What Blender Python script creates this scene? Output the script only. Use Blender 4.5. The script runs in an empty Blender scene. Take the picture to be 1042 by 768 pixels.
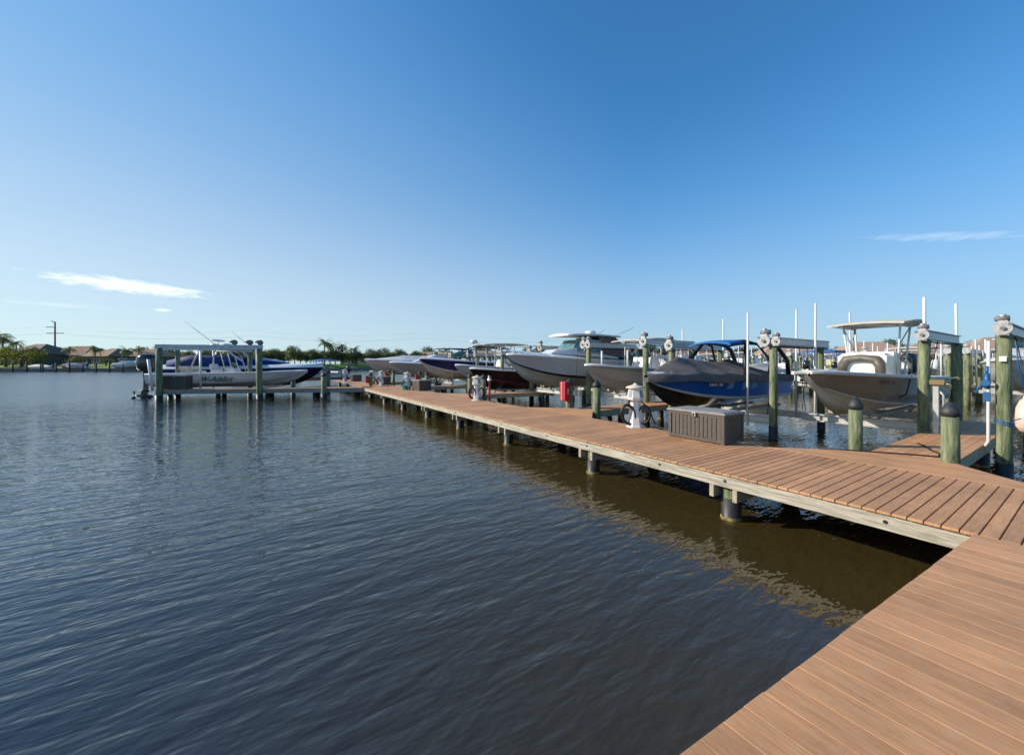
import bpy, math, random
from mathutils import Vector, Matrix, noise
R = math.radians
rnd = random.Random(7)
S = bpy.context.scene
COL = S.collection
# ------------------------------------------------------------------ places
# z = 0 is the top of the decking, the water lies 0.8 m lower. The main walkway runs along +Y,
# the slips with their boats lie on its +X side. The camera stands on the boardwalk at the origin.
WZ = -0.8
HEAD = R(32.77)                      # heading of the view, clockwise from +Y
CA, SA = math.cos(HEAD), math.sin(HEAD)
F = 393.0
def out(bearing_px, D):              # a point on the ground, D metres ahead of the viewpoint
    r = D * (bearing_px - 521) / F
    return (r * CA + D * SA, D * CA - r * SA)

# ------------------------------------------------------------------ materials
MATS = {}
def lin(c): return tuple(c) + (1,)
def mat(name, col, rough=.6, metal=0, col2=None, scale=6, stretch=(1, 1, 1), bump=0, bscale=None, contrast=(.35, .65), spec=.5, coat=0, island=0, detail=6):
    if name in MATS: return MATS[name]
    m = bpy.data.materials.new(name); m.use_nodes = True
    nt = m.node_tree; N = nt.nodes; L = nt.links
    b = N['Principled BSDF']; b.inputs['Base Color'].default_value = lin(col)
    b.inputs['Roughness'].default_value = rough; b.inputs['Metallic'].default_value = metal
    b.inputs['Specular IOR Level'].default_value = spec; b.inputs['Coat Weight'].default_value = coat
    tc = N.new('ShaderNodeTexCoord'); mp = N.new('ShaderNodeMapping'); mp.inputs['Scale'].default_value = stretch
    L.new(tc.outputs['Object'], mp.inputs['Vector'])
    last = None
    if col2:
        n = N.new('ShaderNodeTexNoise'); n.inputs['Scale'].default_value = scale; n.inputs['Detail'].default_value = detail; n.inputs['Roughness'].default_value = .65
        L.new(mp.outputs[0], n.inputs['Vector'])
        r = N.new('ShaderNodeValToRGB'); e = r.color_ramp.elements
        e[0].position, e[1].position = contrast; e[0].color = lin(col); e[1].color = lin(col2)
        L.new(n.outputs[0], r.inputs[0]); last = r.outputs[0]
        if island:
            g = N.new('ShaderNodeNewGeometry'); mr = N.new('ShaderNodeMapRange')
            mr.inputs['To Min'].default_value = 1 - island; mr.inputs['To Max'].default_value = 1 + island
            L.new(g.outputs['Random Per Island'], mr.inputs['Value'])
            vm = N.new('ShaderNodeVectorMath'); vm.operation = 'SCALE'
            L.new(last, vm.inputs[0]); L.new(mr.outputs[0], vm.inputs['Scale']); last = vm.outputs[0]
        L.new(last, b.inputs['Base Color'])
        mr2 = N.new('ShaderNodeMapRange'); mr2.inputs['To Min'].default_value = max(.02, rough - .08); mr2.inputs['To Max'].default_value = min(1, rough + .1)
        L.new(n.outputs[0], mr2.inputs['Value']); L.new(mr2.outputs[0], b.inputs['Roughness'])
    if bump:
        n2 = N.new('ShaderNodeTexNoise'); n2.inputs['Scale'].default_value = bscale or scale * 3; n2.inputs['Detail'].default_value = 4
        L.new(mp.outputs[0], n2.inputs['Vector'])
        bp = N.new('ShaderNodeBump'); bp.inputs['Strength'].default_value = bump; bp.inputs['Distance'].default_value = .02
        L.new(n2.outputs[0], bp.inputs['Height']); L.new(bp.outputs[0], b.inputs['Normal'])
    MATS[name] = m
    return m
def leafmat(name, c1, c2):
    if name in MATS: return MATS[name]
    m = bpy.data.materials.new(name); m.use_nodes = True
    N = m.node_tree.nodes; L = m.node_tree.links; b = N['Principled BSDF']
    g = N.new('ShaderNodeNewGeometry'); r = N.new('ShaderNodeValToRGB'); e = r.color_ramp.elements
    e[0].color = lin(c1); e[1].color = lin(c2); L.new(g.outputs['Random Per Island'], r.inputs[0])
    L.new(r.outputs[0], b.inputs['Base Color']); b.inputs['Roughness'].default_value = .6
    t = N.new('ShaderNodeBsdfTranslucent'); L.new(r.outputs[0], t.inputs[0])
    mx = N.new('ShaderNodeMixShader'); mx.inputs[0].default_value = .35
    L.new(b.outputs[0], mx.inputs[1]); L.new(t.outputs[0], mx.inputs[2]); L.new(mx.outputs[0], N['Material Output'].inputs[0])
    MATS[name] = m; return m

DECK = mat('composite_deck', (.265, .118, .062), .62, col2=(.40, .20, .115), scale=5, stretch=(1, 6, 1), bump=.25, bscale=60, island=.10, contrast=(.25, .75))
def deckmat(name, stretch, dirt=.5):
    """composite boards: grain along the board, sparse stains, each board its own tint"""
    m = bpy.data.materials.new(name); m.use_nodes = True
    N = m.node_tree.nodes; L = m.node_tree.links; b = N['Principled BSDF']
    tc = N.new('ShaderNodeTexCoord'); mp = N.new('ShaderNodeMapping'); mp.inputs['Scale'].default_value = stretch
    L.new(tc.outputs['Object'], mp.inputs[0])
    n1 = N.new('ShaderNodeTexNoise'); n1.inputs['Scale'].default_value = 9; n1.inputs['Detail'].default_value = 8; n1.inputs['Roughness'].default_value = .7
    L.new(mp.outputs[0], n1.inputs['Vector'])
    r = N.new('ShaderNodeValToRGB'); e = r.color_ramp.elements
    e[0].position = .3; e[1].position = .72; e[0].color = (.44, .21, .092, 1); e[1].color = (.66, .36, .17, 1)
    L.new(n1.outputs[0], r.inputs[0])
    n2 = N.new('ShaderNodeTexNoise'); n2.inputs['Scale'].default_value = .9; n2.inputs['Detail'].default_value = 7; n2.inputs['Roughness'].default_value = .65
    L.new(tc.outputs['Object'], n2.inputs['Vector'])
    r2 = N.new('ShaderNodeValToRGB'); e = r2.color_ramp.elements; e[0].position = .3; e[1].position = .65
    e[0].color = (.72, .72, .73, 1); e[1].color = (1.08, 1.07, 1.07, 1); L.new(n2.outputs[0], r2.inputs[0])
    mu = N.new('ShaderNodeMix'); mu.data_type = 'RGBA'; mu.blend_type = 'MULTIPLY'; mu.inputs[0].default_value = 1
    L.new(r.outputs[0], mu.inputs[6]); L.new(r2.outputs[0], mu.inputs[7])
    # small dark specks
    v = N.new('ShaderNodeTexVoronoi'); v.inputs['Scale'].default_value = 3.2; L.new(tc.outputs['Object'], v.inputs['Vector'])
    cp = N.new('ShaderNodeMath'); cp.operation = 'LESS_THAN'; cp.inputs[1].default_value = .022; L.new(v.outputs['Distance'], cp.inputs[0])
    sp = N.new('ShaderNodeMix'); sp.data_type = 'RGBA'; sp.inputs[7].default_value = (.07, .045, .03, 1)
    L.new(cp.outputs[0], sp.inputs[0]); L.new(mu.outputs[2], sp.inputs[6])
    n5 = N.new('ShaderNodeTexNoise'); n5.inputs['Scale'].default_value = 11; n5.inputs['Detail'].default_value = 9; n5.inputs['Roughness'].default_value = .75; L.new(tc.outputs['Object'], n5.inputs['Vector'])
    r5 = N.new('ShaderNodeMapRange'); r5.inputs['From Min'].default_value = .50; r5.inputs['From Max'].default_value = .72; r5.inputs['To Max'].default_value = .55; L.new(n5.outputs[0], r5.inputs['Value'])
    sc = N.new('ShaderNodeMix'); sc.data_type = 'RGBA'; sc.inputs[7].default_value = (.44, .30, .20, 1); L.new(r5.outputs[0], sc.inputs[0]); L.new(sp.outputs[2], sc.inputs[6]); sp = sc
    g = N.new('ShaderNodeNewGeometry'); mr = N.new('ShaderNodeMapRange'); mr.inputs['To Min'].default_value = .86; mr.inputs['To Max'].default_value = 1.1
    L.new(g.outputs['Random Per Island'], mr.inputs['Value'])
    vm = N.new('ShaderNodeVectorMath'); vm.operation = 'SCALE'; L.new(sp.outputs[2], vm.inputs[0]); L.new(mr.outputs[0], vm.inputs['Scale'])
    L.new(vm.outputs[0], b.inputs['Base Color'])
    b.inputs['Roughness'].default_value = .6; b.inputs['Specular IOR Level'].default_value = .35
    n3 = N.new('ShaderNodeTexNoise'); n3.inputs['Scale'].default_value = 40; n3.inputs['Detail'].default_value = 5; L.new(mp.outputs[0], n3.inputs['Vector'])
    bp = N.new('ShaderNodeBump'); bp.inputs['Strength'].default_value = .35; bp.inputs['Distance'].default_value = .004
    L.new(n3.outputs[0], bp.inputs['Height']); L.new(bp.outputs[0], b.inputs['Normal'])
    return m
DECKX = deckmat('deck_boards_across', (.35, 4, 1))      # boards lie along X
DECKY = deckmat('deck_boards_along', (4, .35, 1))       # boards lie along Y
TIMBER = mat('weathered_timber', (.20, .175, .13), .8, col2=(.52, .475, .38), scale=6, stretch=(4, .4, 9), bump=.5, contrast=(.32, .62))
TIMBERX = mat('weathered_timber_across', (.27, .22, .15), .8, col2=(.48, .42, .31), scale=7, stretch=(.35, 3, 3), bump=.4, contrast=(.3, .7))
PILE = mat('treated_green_pile', (.045, .07, .032), .8, col2=(.26, .275, .15), scale=5, stretch=(2.6, 2.6, .4), bump=.7, contrast=(.34, .66))
WRAP = mat('black_pile_wrap', (.012, .012, .014), .5, col2=(.03, .03, .03), scale=4)
BARN = mat('waterline_growth', (.10, .08, .02), .9, col2=(.34, .26, .07), scale=14, bump=.6)
CAP = mat('black_pile_cap', (.018, .018, .02), .55, col2=(.04, .04, .045), scale=12)
GALV = mat('galvanised_beam', (.34, .36, .38), .42, .55, col2=(.5, .52, .54), scale=5)
ALU = mat('aluminium', (.42, .42, .41), .45, .4, col2=(.55, .54, .5), scale=8)
GEAR = mat('gear_casing', (.5, .5, .49), .5, .1, col2=(.28, .28, .27), scale=9)
DARKM = mat('dark_metal', (.03, .03, .032), .45, .5)
PVC = mat('white_pvc', (.72, .72, .70), .45, col2=(.58, .57, .53), scale=2, stretch=(1, 1, .4))
GEL = mat('white_gelcoat', (.74, .73, .70), .22, coat=.3, col2=(.66, .65, .62), scale=2)
CREAM = mat('cream_canvas', (.60, .56, .46), .75, col2=(.5, .46, .38), scale=3, bump=.15)
TAN = mat('khaki_gelcoat', (.25, .215, .165), .25, coat=.3, col2=(.30, .26, .20), scale=1)
TANB = mat('khaki_bottom', (.52, .46, .35), .4, col2=(.60, .54, .42), scale=2)  # khaki lightened: glow thrown up off the water is put into the colour
SLATE = mat('slate_grey_gelcoat', (.30, .36, .34), .3, coat=.3, col2=(.26, .31, .29), scale=1)
TAUPE = mat('taupe_bottom_paint', (.48, .43, .38), .6, col2=(.57, .51, .45), scale=3)
LGREY = mat('light_grey_gelcoat', (.56, .55, .56), .28, coat=.3, col2=(.62, .61, .62), scale=1)
BLUE = mat('royal_blue_gelcoat', (.008, .11, .48), .35, coat=.15)
NAVY = mat('navy_gelcoat', (.005, .02, .12), .4, coat=.05, spec=.3)
BLACKG = mat('black_gelcoat', (.008, .008, .011), .15, coat=.6)
MAROON = mat('dark_maroon_gelcoat', (.016, .007, .014), .4, coat=.1, spec=.3)
BOTG = mat('pale_bottom_paint', (.58, .53, .45), .6, col2=(.46, .42, .35), scale=3)
CHAR = mat('charcoal_canvas', (.075, .066, .066), .85, col2=(.13, .117, .113), scale=3, bump=.3, bscale=8)
TAUPEC = mat('brown_canvas', (.12, .085, .07), .85, col2=(.16, .12, .1), scale=3, bump=.3, bscale=8)
BCAN = mat('blue_canvas', (.008, .11, .36), .7, col2=(.015, .15, .42), scale=4, bump=.2)
NCAN = mat('navy_canvas', (.01, .03, .13), .75, col2=(.02, .045, .18), scale=4, bump=.2)
LBCAN = mat('pale_blue_canvas', (.10, .25, .5), .75, col2=(.16, .33, .6), scale=4, bump=.2)
GLASS = mat('tinted_glass', (.02, .05, .055), .05, spec=.8)
VINYL = mat('grey_vinyl', (.10, .085, .07), .5, col2=(.13, .11, .09), scale=6)
ENGB = mat('black_engine', (.012, .012, .014), .18, coat=.5)
ENGW = mat('white_engine', (.66, .66, .65), .22, coat=.5)
RESIN = mat('brown_resin', (.062, .047, .038), .55, col2=(.10, .08, .066), scale=12, bump=.2)
RESINT = mat('grey_resin_lid', (.22, .205, .19), .5, col2=(.28, .26, .24), scale=6, bump=.15)
RED = mat('red_paint', (.34, .012, .02), .4)
WHITEP = mat('white_paint', (.8, .8, .78), .5)
BLACKR = mat('black_rubber', (.01, .01, .01), .5)
YEL = mat('yellow_hose', (.6, .32, .02), .5)
TEAL = mat('teal_hose', (.01, .22, .17), .5)
BLUEP = mat('blue_plastic', (.01, .10, .27), .45)
PINK = mat('faded_pink_vinyl', (.66, .42, .34), .5, col2=(.75, .6, .52), scale=4)
GREENT = mat('green_lettering', (.01, .07, .02), .5)
ORANGE = mat('orange_plastic', (.6, .12, .02), .5)

# ------------------------------------------------------------------ mesh builder
class MB:
    def __init__(s): s.v = []; s.f = []; s.m = []; s.sm = []
    def add(s, vs, fs, mi=0, smooth=False):
        o = len(s.v); s.v += [tuple(p) for p in vs]
        for f in fs: s.f.append([i + o for i in f]); s.m.append(mi); s.sm.append(smooth)
        return s
    def box(s, x0, x1, y0, y1, z0, z1, mi=0, bev=0):
        if bev:
            b = min(bev, (x1 - x0) / 2.2, (y1 - y0) / 2.2, (z1 - z0) / 2.2)
            vs = []
            for z, i in ((z0, b), (z0 + b, 0), (z1 - b, 0), (z1, b)):
                for x, y in ((x0, y0), (x1, y0), (x1, y1), (x0, y1)):
                    sx = 1 if x == x0 else -1; sy = 1 if y == y0 else -1
                    vs.append((x + sx * i, y + sy * i, z))
            fs = [(3, 2, 1, 0), (12, 13, 14, 15)]
            for k in range(3):
                for j in range(4): fs.append((k*4+j, k*4+(j+1) % 4, k*4+4+(j+1) % 4, k*4+4+j))
            return s.add(vs, fs, mi)
        vs = [(x0, y0, z0), (x1, y0, z0), (x1, y1, z0), (x0, y1, z0), (x0, y0, z1), (x1, y0, z1), (x1, y1, z1), (x0, y1, z1)]
        return s.add(vs, [(3, 2, 1, 0), (4, 5, 6, 7), (0, 1, 5, 4), (1, 2, 6, 5), (2, 3, 7, 6), (3, 0, 4, 7)], mi)
    def prism(s, pts, z0, z1, mi=0):          # pts counter-clockwise in XY
        n = len(pts)
        vs = [(x, y, z0) for x, y in pts] + [(x, y, z1) for x, y in pts]
        return s.add(vs, [tuple(range(n))[::-1], tuple(range(n, 2*n))] + [(i, (i+1) % n, n+(i+1) % n, n+i) for i in range(n)], mi)
    def tube(s, pts, r, n=8, mi=0, cap=True, smooth=True):
        pts = [Vector(p) for p in pts]; rs = r if isinstance(r, (list, tuple)) else [r] * len(pts)
        rings = []; up = None
        for i, p in enumerate(pts):
            d = (pts[min(i+1, len(pts)-1)] - pts[max(i-1, 0)]).normalized()
            if up is None:
                up = Vector((0, 0, 1)) if abs(d.z) < .9 else Vector((1, 0, 0))
            a = d.cross(up); a.normalize(); b = a.cross(d); up = b
            rings.append([p + (a * math.cos(2*math.pi*k/n) + b * math.sin(2*math.pi*k/n)) * rs[i] for k in range(n)])
        return s.loft(rings, mi, cap, smooth, closed=True)
    def loft(s, rings, mi=0, cap=True, smooth=True, closed=True, bands=None):
        n = len(rings[0]); vs = [p for r in rings for p in r]; o = len(s.v)
        s.v += [tuple(p) for p in vs]
        for i in range(len(rings) - 1):
            for k in range(n if closed else n - 1):
                k2 = (k + 1) % n
                s.f.append([o+i*n+k, o+i*n+k2, o+(i+1)*n+k2, o+(i+1)*n+k]); s.m.append(bands[k] if bands else mi); s.sm.append(smooth)
        if cap:
            s.f.append([o+k for k in range(n)][::-1]); s.m.append(mi); s.sm.append(False)
            s.f.append([o+(len(rings)-1)*n+k for k in range(n)]); s.m.append(mi); s.sm.append(False)
        return s
    def lathe(s, prof, c=(0, 0, 0), n=14, mi=0, axis='z', smooth=True, cap=True, wob=0):
        rings = []
        for r, z in prof:
            ring = []
            for k in range(n):
                a = 2*math.pi*k/n; rr = r * (1 + wob * math.sin(3*a + z*2.1))
                p = (rr*math.cos(a), rr*math.sin(a), z)
                if axis == 'x': p = (p[2], p[0], p[1])
                if axis == 'y': p = (p[1], p[2], p[0])
                ring.append((p[0]+c[0], p[1]+c[1], p[2]+c[2]))
            rings.append(ring)
        return s.loft(rings, mi, cap, smooth)
    def beam(s, a, b, w, h, mi=0):             # rectangular bar from a to b, h measured upwards
        a = Vector(a); b = Vector(b); d = (b - a).normalized()
        side = d.cross(Vector((0, 0, 1)))
        side = side.normalized() if side.length > .01 else Vector((1, 0, 0)); up = side.cross(d)
        def ring(p): return [p + side*w/2*i + up*h/2*j for i, j in ((-1, -1), (1, -1), (1, 1), (-1, 1))]
        return s.loft([ring(a), ring(b)], mi, True, False)
    def build(s, name, mats, parent=None, loc=None):
        me = bpy.data.meshes.new(name); me.from_pydata(s.v, [], s.f)
        mats = mats if isinstance(mats, (list, tuple)) else [mats]
        for m in mats: me.materials.append(m)
        me.polygons.foreach_set('material_index', s.m); me.polygons.foreach_set('use_smooth', s.sm)
        me.update()
        bmv = __import__('bmesh'); b = bmv.new(); b.from_mesh(me); bmv.ops.recalc_face_normals(b, faces=b.faces); b.to_mesh(me); b.free()
        o = bpy.data.objects.new(name, me); COL.objects.link(o)
        if parent: o.parent = parent
        if loc: o.location = loc
        return o
def tag(o, label, cat, group=None, kind=None):
    if label: o['label'] = label
    if cat: o['category'] = cat
    if group: o['group'] = group
    if kind: o['kind'] = kind
    return o
def thing(name, label, cat, loc=(0, 0, 0), rz=0, group=None):
    o = bpy.data.objects.new(name, None); COL.objects.link(o); o.empty_display_size = .3
    o.location = loc; o.rotation_euler = (0, 0, rz); return tag(o, label, cat, group)
KIDS = {}
def dup(root, loc, rz, label=None, group=None, cat=None):
    def cp(o, par):
        c = o.copy(); COL.objects.link(c)
        if par: c.parent = par
        for ch in KIDS.get(o, []): cp(ch, c)
        return c
    if not KIDS or root not in KIDS:
        KIDS.clear()
        for o in COL.objects:
            if o.parent: KIDS.setdefault(o.parent, []).append(o)
        KIDS.setdefault(root, [])
    c = cp(root, None); c.location = loc; c.rotation_euler = (0, 0, rz)
    if label: c['label'] = label
    if group: c['group'] = group
    if cat: c['category'] = cat
    return c
def textobj(txt, size, m, parent, mtx, name='lettering', shear=0, ext=.004):
    cu = bpy.data.curves.new(name, 'FONT'); cu.body = txt; cu.size = size; cu.shear = shear; cu.extrude = ext; cu.offset = .004 if size > .15 else 0
    cu.align_x = 'CENTER'; cu.align_y = 'CENTER'
    t = bpy.data.objects.new('tmp', cu); COL.objects.link(t)
    bpy.context.view_layer.update()
    me = bpy.data.meshes.new_from_object(t.evaluated_get(bpy.context.evaluated_depsgraph_get()))
    bpy.data.objects.remove(t); me.materials.clear(); me.materials.append(m)
    me.transform(mtx); o = bpy.data.objects.new(name, me); COL.objects.link(o); o.parent = parent
    return o

# ------------------------------------------------------------------ water and land
def build_water():
    m = bpy.data.materials.new('canal_water'); m.use_nodes = True
    N = m.node_tree.nodes; L = m.node_tree.links; b = N['Principled BSDF']
    b.inputs['Base Color'].default_value = (.028, .021, .008, 1); b.inputs['Roughness'].default_value = .012; b.inputs['IOR'].default_value = 1.58
    b.inputs['Specular IOR Level'].default_value = .5
    tc = N.new('ShaderNodeTexCoord')
    def M(op, a, b=None):
        n = N.new('ShaderNodeMath'); n.operation = op
        for i, v in enumerate((a, b)):
            if v is None: continue
            if isinstance(v, (int, float)): n.inputs[i].default_value = v
            else: L.new(v, n.inputs[i])
        return n.outputs[0]
    def nz(vec, rot, sc, scale, detail=2, rough=.5, dist=0.):
        mp = N.new('ShaderNodeMapping'); mp.inputs['Rotation'].default_value = (0, 0, R(rot)); mp.inputs['Scale'].default_value = sc
        L.new(vec, mp.inputs[0])
        n = N.new('ShaderNodeTexNoise'); n.inputs['Scale'].default_value = scale; n.inputs['Detail'].default_value = detail
        n.inputs['Roughness'].default_value = rough; n.inputs['Distortion'].default_value = dist
        L.new(mp.outputs[0], n.inputs['Vector']); return n.outputs[0]
    def height(vec):          # metres
        a = nz(vec, 8, (.36, 1.25, 1), 3.4, 3, .55, .3)     # wind ripples, crests nearly along X
        c = nz(vec, -16, (.6, 1.2, 1), 6.0, 2, .5)
        d = nz(vec, 14, (.4, 1.0, 1), .55, 1, .5, .3)
        return M('ADD', M('ADD', M('MULTIPLY', a, .037), M('MULTIPLY', c, .013)), M('MULTIPLY', d, .06))
    EPS = .012
    def off(v):
        n = N.new('ShaderNodeVectorMath'); n.operation = 'ADD'; L.new(tc.outputs['Object'], n.inputs[0]); n.inputs[1].default_value = v; return n.outputs[0]
    h0, hx, hy = height(tc.outputs['Object']), height(off((EPS, 0, 0))), height(off((0, EPS, 0)))
    sp = N.new('ShaderNodeSeparateXYZ'); L.new(tc.outputs['Object'], sp.inputs[0])
    def ramp(sock, a, b_, c, d_):
        q = N.new('ShaderNodeMapRange'); q.inputs['From Min'].default_value = a; q.inputs['From Max'].default_value = b_; q.inputs['To Min'].default_value = c; q.inputs['To Max'].default_value = d_; q.interpolation_type = 'SMOOTHSTEP'; L.new(sock, q.inputs[0]); return q.outputs[0]
    wind = M('MULTIPLY', M('MULTIPLY', ramp(sp.outputs[0], -3, 4.5, 1.15, .85), ramp(sp.outputs[1], 6, 24, .9, 1.3)), ramp(sp.outputs[0], -40, -6, 1.2, 1))      # calmer beside the dock
    k = M('MULTIPLY', wind, -1 / EPS)
    cb = N.new('ShaderNodeCombineXYZ'); L.new(M('MULTIPLY', M('SUBTRACT', hx, h0), k), cb.inputs[0]); L.new(M('MULTIPLY', M('SUBTRACT', hy, h0), k), cb.inputs[1]); cb.inputs[2].default_value = 1
    nn = N.new('ShaderNodeVectorMath'); nn.operation = 'NORMALIZE'; L.new(cb.outputs[0], nn.inputs[0])
    L.new(nn.outputs[0], b.inputs['Normal'])
    # unresolved chop: rougher in the open water, smooth beside the walkway
    L.new(M('MAXIMUM', ramp(sp.outputs[0], -30, 0, .22, .02), ramp(sp.outputs[1], 16, 50, .02, .22)), b.inputs['Roughness'])
    # tea-brown by the dock; reflected-sky blue is painted into the open water
    mc = N.new('ShaderNodeMix'); mc.data_type = 'RGBA'; mc.inputs[6].default_value = (.011, .023, .040, 1); mc.inputs[7].default_value = (.040, .029, .009, 1)
    L.new(ramp(sp.outputs[0], -5, 4, 0, 1), mc.inputs[0]); L.new(mc.outputs[2], b.inputs['Base Color'])
    w = MB(); w.add([(-2500, -600, 0), (3500, -600, 0), (3500, 3500, 0), (-2500, 3500, 0)], [(0, 1, 2, 3)])
    o = w.build('water', m, loc=(0, 0, WZ)); o['kind'] = 'structure'
build_water()
GRASS = mat('lawn_grass', (.10, .17, .015), .9, col2=(.22, .30, .03), scale=.5, detail=8)
SEAW = mat('seawall_concrete', (.16, .14, .12), .9, col2=(.24, .22, .19), scale=1)
BANK = 1.5
def build_land():
    # shore line, seen from left to right
    pts = [out(-700, 128), out(-100, 128), out(300, 130), out(420, 165), out(620, 150), out(760, 105), out(1100, 86), out(1500, 70), out(1700, 60)]
    far = [out(-700 + i*300, 2600) for i in range(9)]
    w = MB(); n = len(pts); q = Vector((SA, CA)) * 12; bank = [(x + q.x, y + q.y) for x, y in pts]
    vs = [(x, y, 0.25) for x, y in pts] + [(x, y, BANK) for x, y in bank] + [(x, y, BANK) for x, y in far]
    w.add(vs, [(k*n+i, k*n+i+1, k*n+n+i+1, k*n+n+i) for k in (0, 1) for i in range(n-1)])
    w.build('ground', GRASS)['kind'] = 'structure'
    w = MB()
    for i in range(n-1):
        a, b = pts[i], pts[i+1]
        w.beam((a[0], a[1], -.35), (b[0], b[1], -.35), .4, 1.4)
    w.build('seawall', SEAW); bpy.data.objects['seawall']['kind'] = 'structure'
build_land()

# ------------------------------------------------------------------ pile helper
def pile_part(name, parent, x, y, ztop, r=.14, wrap=True, z0=WZ - 1.2, wraptop=-.36, capped=False):
    p = MB(); p.lathe([(r*1.04, z0), (r*1.03, 0), (r, ztop * .5), (r*.97, ztop)], n=14, wob=.02)
    o = p.build(name, PILE, parent, (x, y, 0)); o.rotation_euler = (rnd.uniform(-.014, .014), rnd.uniform(-.014, .014), rnd.uniform(0, 6))
    if wrap:
        q = MB(); q.lathe([(r*1.12, z0), (r*1.12, wraptop)], n=14); q.build('pile_wrap', WRAP, o)
        if name == 'dock_pile': q = MB(); q.lathe([(r*1.14, WZ-.15), (r*1.2, WZ-.02), (r*1.17, WZ+.03), (r*1.13, WZ+.055)], n=14, wob=.05, cap=False); q.build('waterline_growth', BARN, o)
    if capped:
        q = MB(); q.lathe([(r*1.12, ztop - .07), (r*1.16, ztop + .02), (r*1.0, ztop + .05), (.03, ztop + .2), (.01, ztop + .205)], n=14); q.build('pile_cap', CAP, o)
    return o

# ------------------------------------------------------------------ main walkway
XL, XR = 6.38, 9.12
FINGERS = [2.12 + 9.1*k for k in range(5)]; FH = .58
def build_walkway():
    t = thing('main_walkway', 'long reddish brown composite dock walkway running from the right foreground to the far slips', 'dock')
    d = MB(); y = -4.0; n = 0
    while y < 47:
        e = rnd.uniform(-.006, .006)
        d.box(XL - .03 + e, XR + .02 + e, y + .006, y + .130, -.032, 0, bev=.004 if y < 12 else 0); y += .136; n += 1
    d.build('decking', DECKX, t)
    ys = [.74, 4.9, 9.0, 13.2, 17.6, 22, 26.4, 31]
    for ya, yb in zip(ys, ys[1:]): b = MB(); b.box(XL + .01, XL + .055, ya + .002, yb - .002, -.235, -.036, bev=.003); b.build('fascia_beam', TIMBER, t)
    b = MB(); b.box(XR - .05, XR - .005, -4, 47, -.235, -.036); b.build('fascia_beam', TIMBER, t)
    j = MB()
    for x in (7.0, 7.7, 8.4): j.box(x, x + .05, -4, 47, -.2, -.036)
    j.build('joist', TIMBER, t)
    for yy in (1.5, 3.45, 4.7, 6.68, 8.2, 10.55, 12.5, 14.05, 17.7, 21.6):
        bl = MB(); bl.lathe([(.022, -.008), (.022, .006)], (XL + .008, yy, -.13), 8, axis='x'); bl.build('bolt', DARKM, t)
    for yy in (-1.6, 3.47, 6.7, 10.5, 14.1, 17.7, 21.5, 25.4, 29.4, 34, 38.5, 43):
        for x in (6.62, 8.82): pile_part('dock_pile', t, x, yy, -.04, .135, wraptop=-.44)
        if yy < 31:
            for s in (-1, 1):
                c = MB(); c.box(XL - .02, XR, yy + s*.19 - .035, yy + s*.19 + .035, -.43, -.238); c.build('bearer', TIMBERX, t)
build_walkway()
def build_boardwalk():
    t = thing('boardwalk', 'wide reddish brown composite boardwalk with lengthwise boards in the near right corner', 'dock')
    d = MB(); x = XL - .045 - .183; k = 0
    edge = lambda X: .79 + (6.33 - X) * .0613
    while x > -5:
        e = rnd.uniform(-.003, .003); xa, xb = x + .0015, x + .1815; q = .002
        ya, yb = edge(xa) + e, edge(xb) + e
        lo = [(xa, -5), (xb, -5), (xb, yb), (xa, ya)]; hi = [(xa+q, -5), (xb-q, -5), (xb-q, yb-q), (xa+q, ya-q)]
        d.add([(X_, Y_, -.032) for X_, Y_ in lo] + [(X_, Y_, -q) for X_, Y_ in lo] + [(X_, Y_, 0) for X_, Y_ in hi],
              [(3, 2, 1, 0), (8, 9, 10, 11)] + [(r*4+i, r*4+(i+1) % 4, r*4+4+(i+1) % 4, r*4+4+i) for r in (0, 1) for i in range(4)]); x -= .183; k += 1
    d.build('decking', DECKY, t)
    b = MB(); b.beam((XL - .05, edge(XL) - .06, -.14), (-5, edge(-5) - .06, -.14), .05, .2); b.build('fascia_beam', TIMBERX, t)
    for s in (1.9, -2, -4):
        for yy in (.35, -3): pile_part('dock_pile', t, s, yy, -.04, .135, wraptop=-.44)
build_boardwalk()

def fingerlabel(k): return ['short brown finger pier between the khaki boat and the nearest green piles',
    'brown finger pier between the grey centre console and the blue covered boat',
    'brown finger pier between the maroon boat and the big grey cruiser',
    'brown finger pier between the blue and white boats farther along', 'farthest brown finger pier beside the last slips'][k]
def build_finger(k, x1):
    yc = FINGERS[k]
    t = thing('finger_pier', fingerlabel(k), 'dock', (XR, yc, 0), 0, 'finger piers off the main walkway')
    d = MB(); L = x1 - XR; x = 1.25
    for sy in range(8):
        y0 = -FH + sy * (2*FH/8)
        d.box(1.0, L, y0 + .004, y0 + 2*FH/8 - .004, -.032, .0)
    d.build('decking', DECKX, t)
    d = MB()   # corner gussets: boards laid along the walkway, cut at 45 degrees
    for i in range(8):
        xa, xb = .025 + i*.17, .025 + (i+1)*.17 - .006
        h = lambda x: FH + max(.03, 1.35*(1 - x/1.36))
        d.prism([(xa, -h(xa)), (xb, -h(xb)), (xb, h(xb)), (xa, h(xa))], -.030, .004)
    d.build('gusset_decking', DECKY, t)
    b = MB()
    for s in (-1, 1):
        b.box(1.3, L, s*(FH-.03) - .025, s*(FH-.03) + .025, -.25, -.034)
        b.beam((0.0, s*(FH+1.25), -.14), (1.36, s*(FH-.02), -.14), .05, .2)
    b.box(L - .05, L, -FH + .06, FH - .06, -.3, -.034)
    b.build('fascia_beam', TIMBERX, t)
    for xx in ([3.2, L - .4] if k else [3.3, 6.2, L-.4]):
        for s in (-1, 1): pile_part('dock_pile', t, xx, s*.34, -.04, .12, wraptop=-.44)
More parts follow.
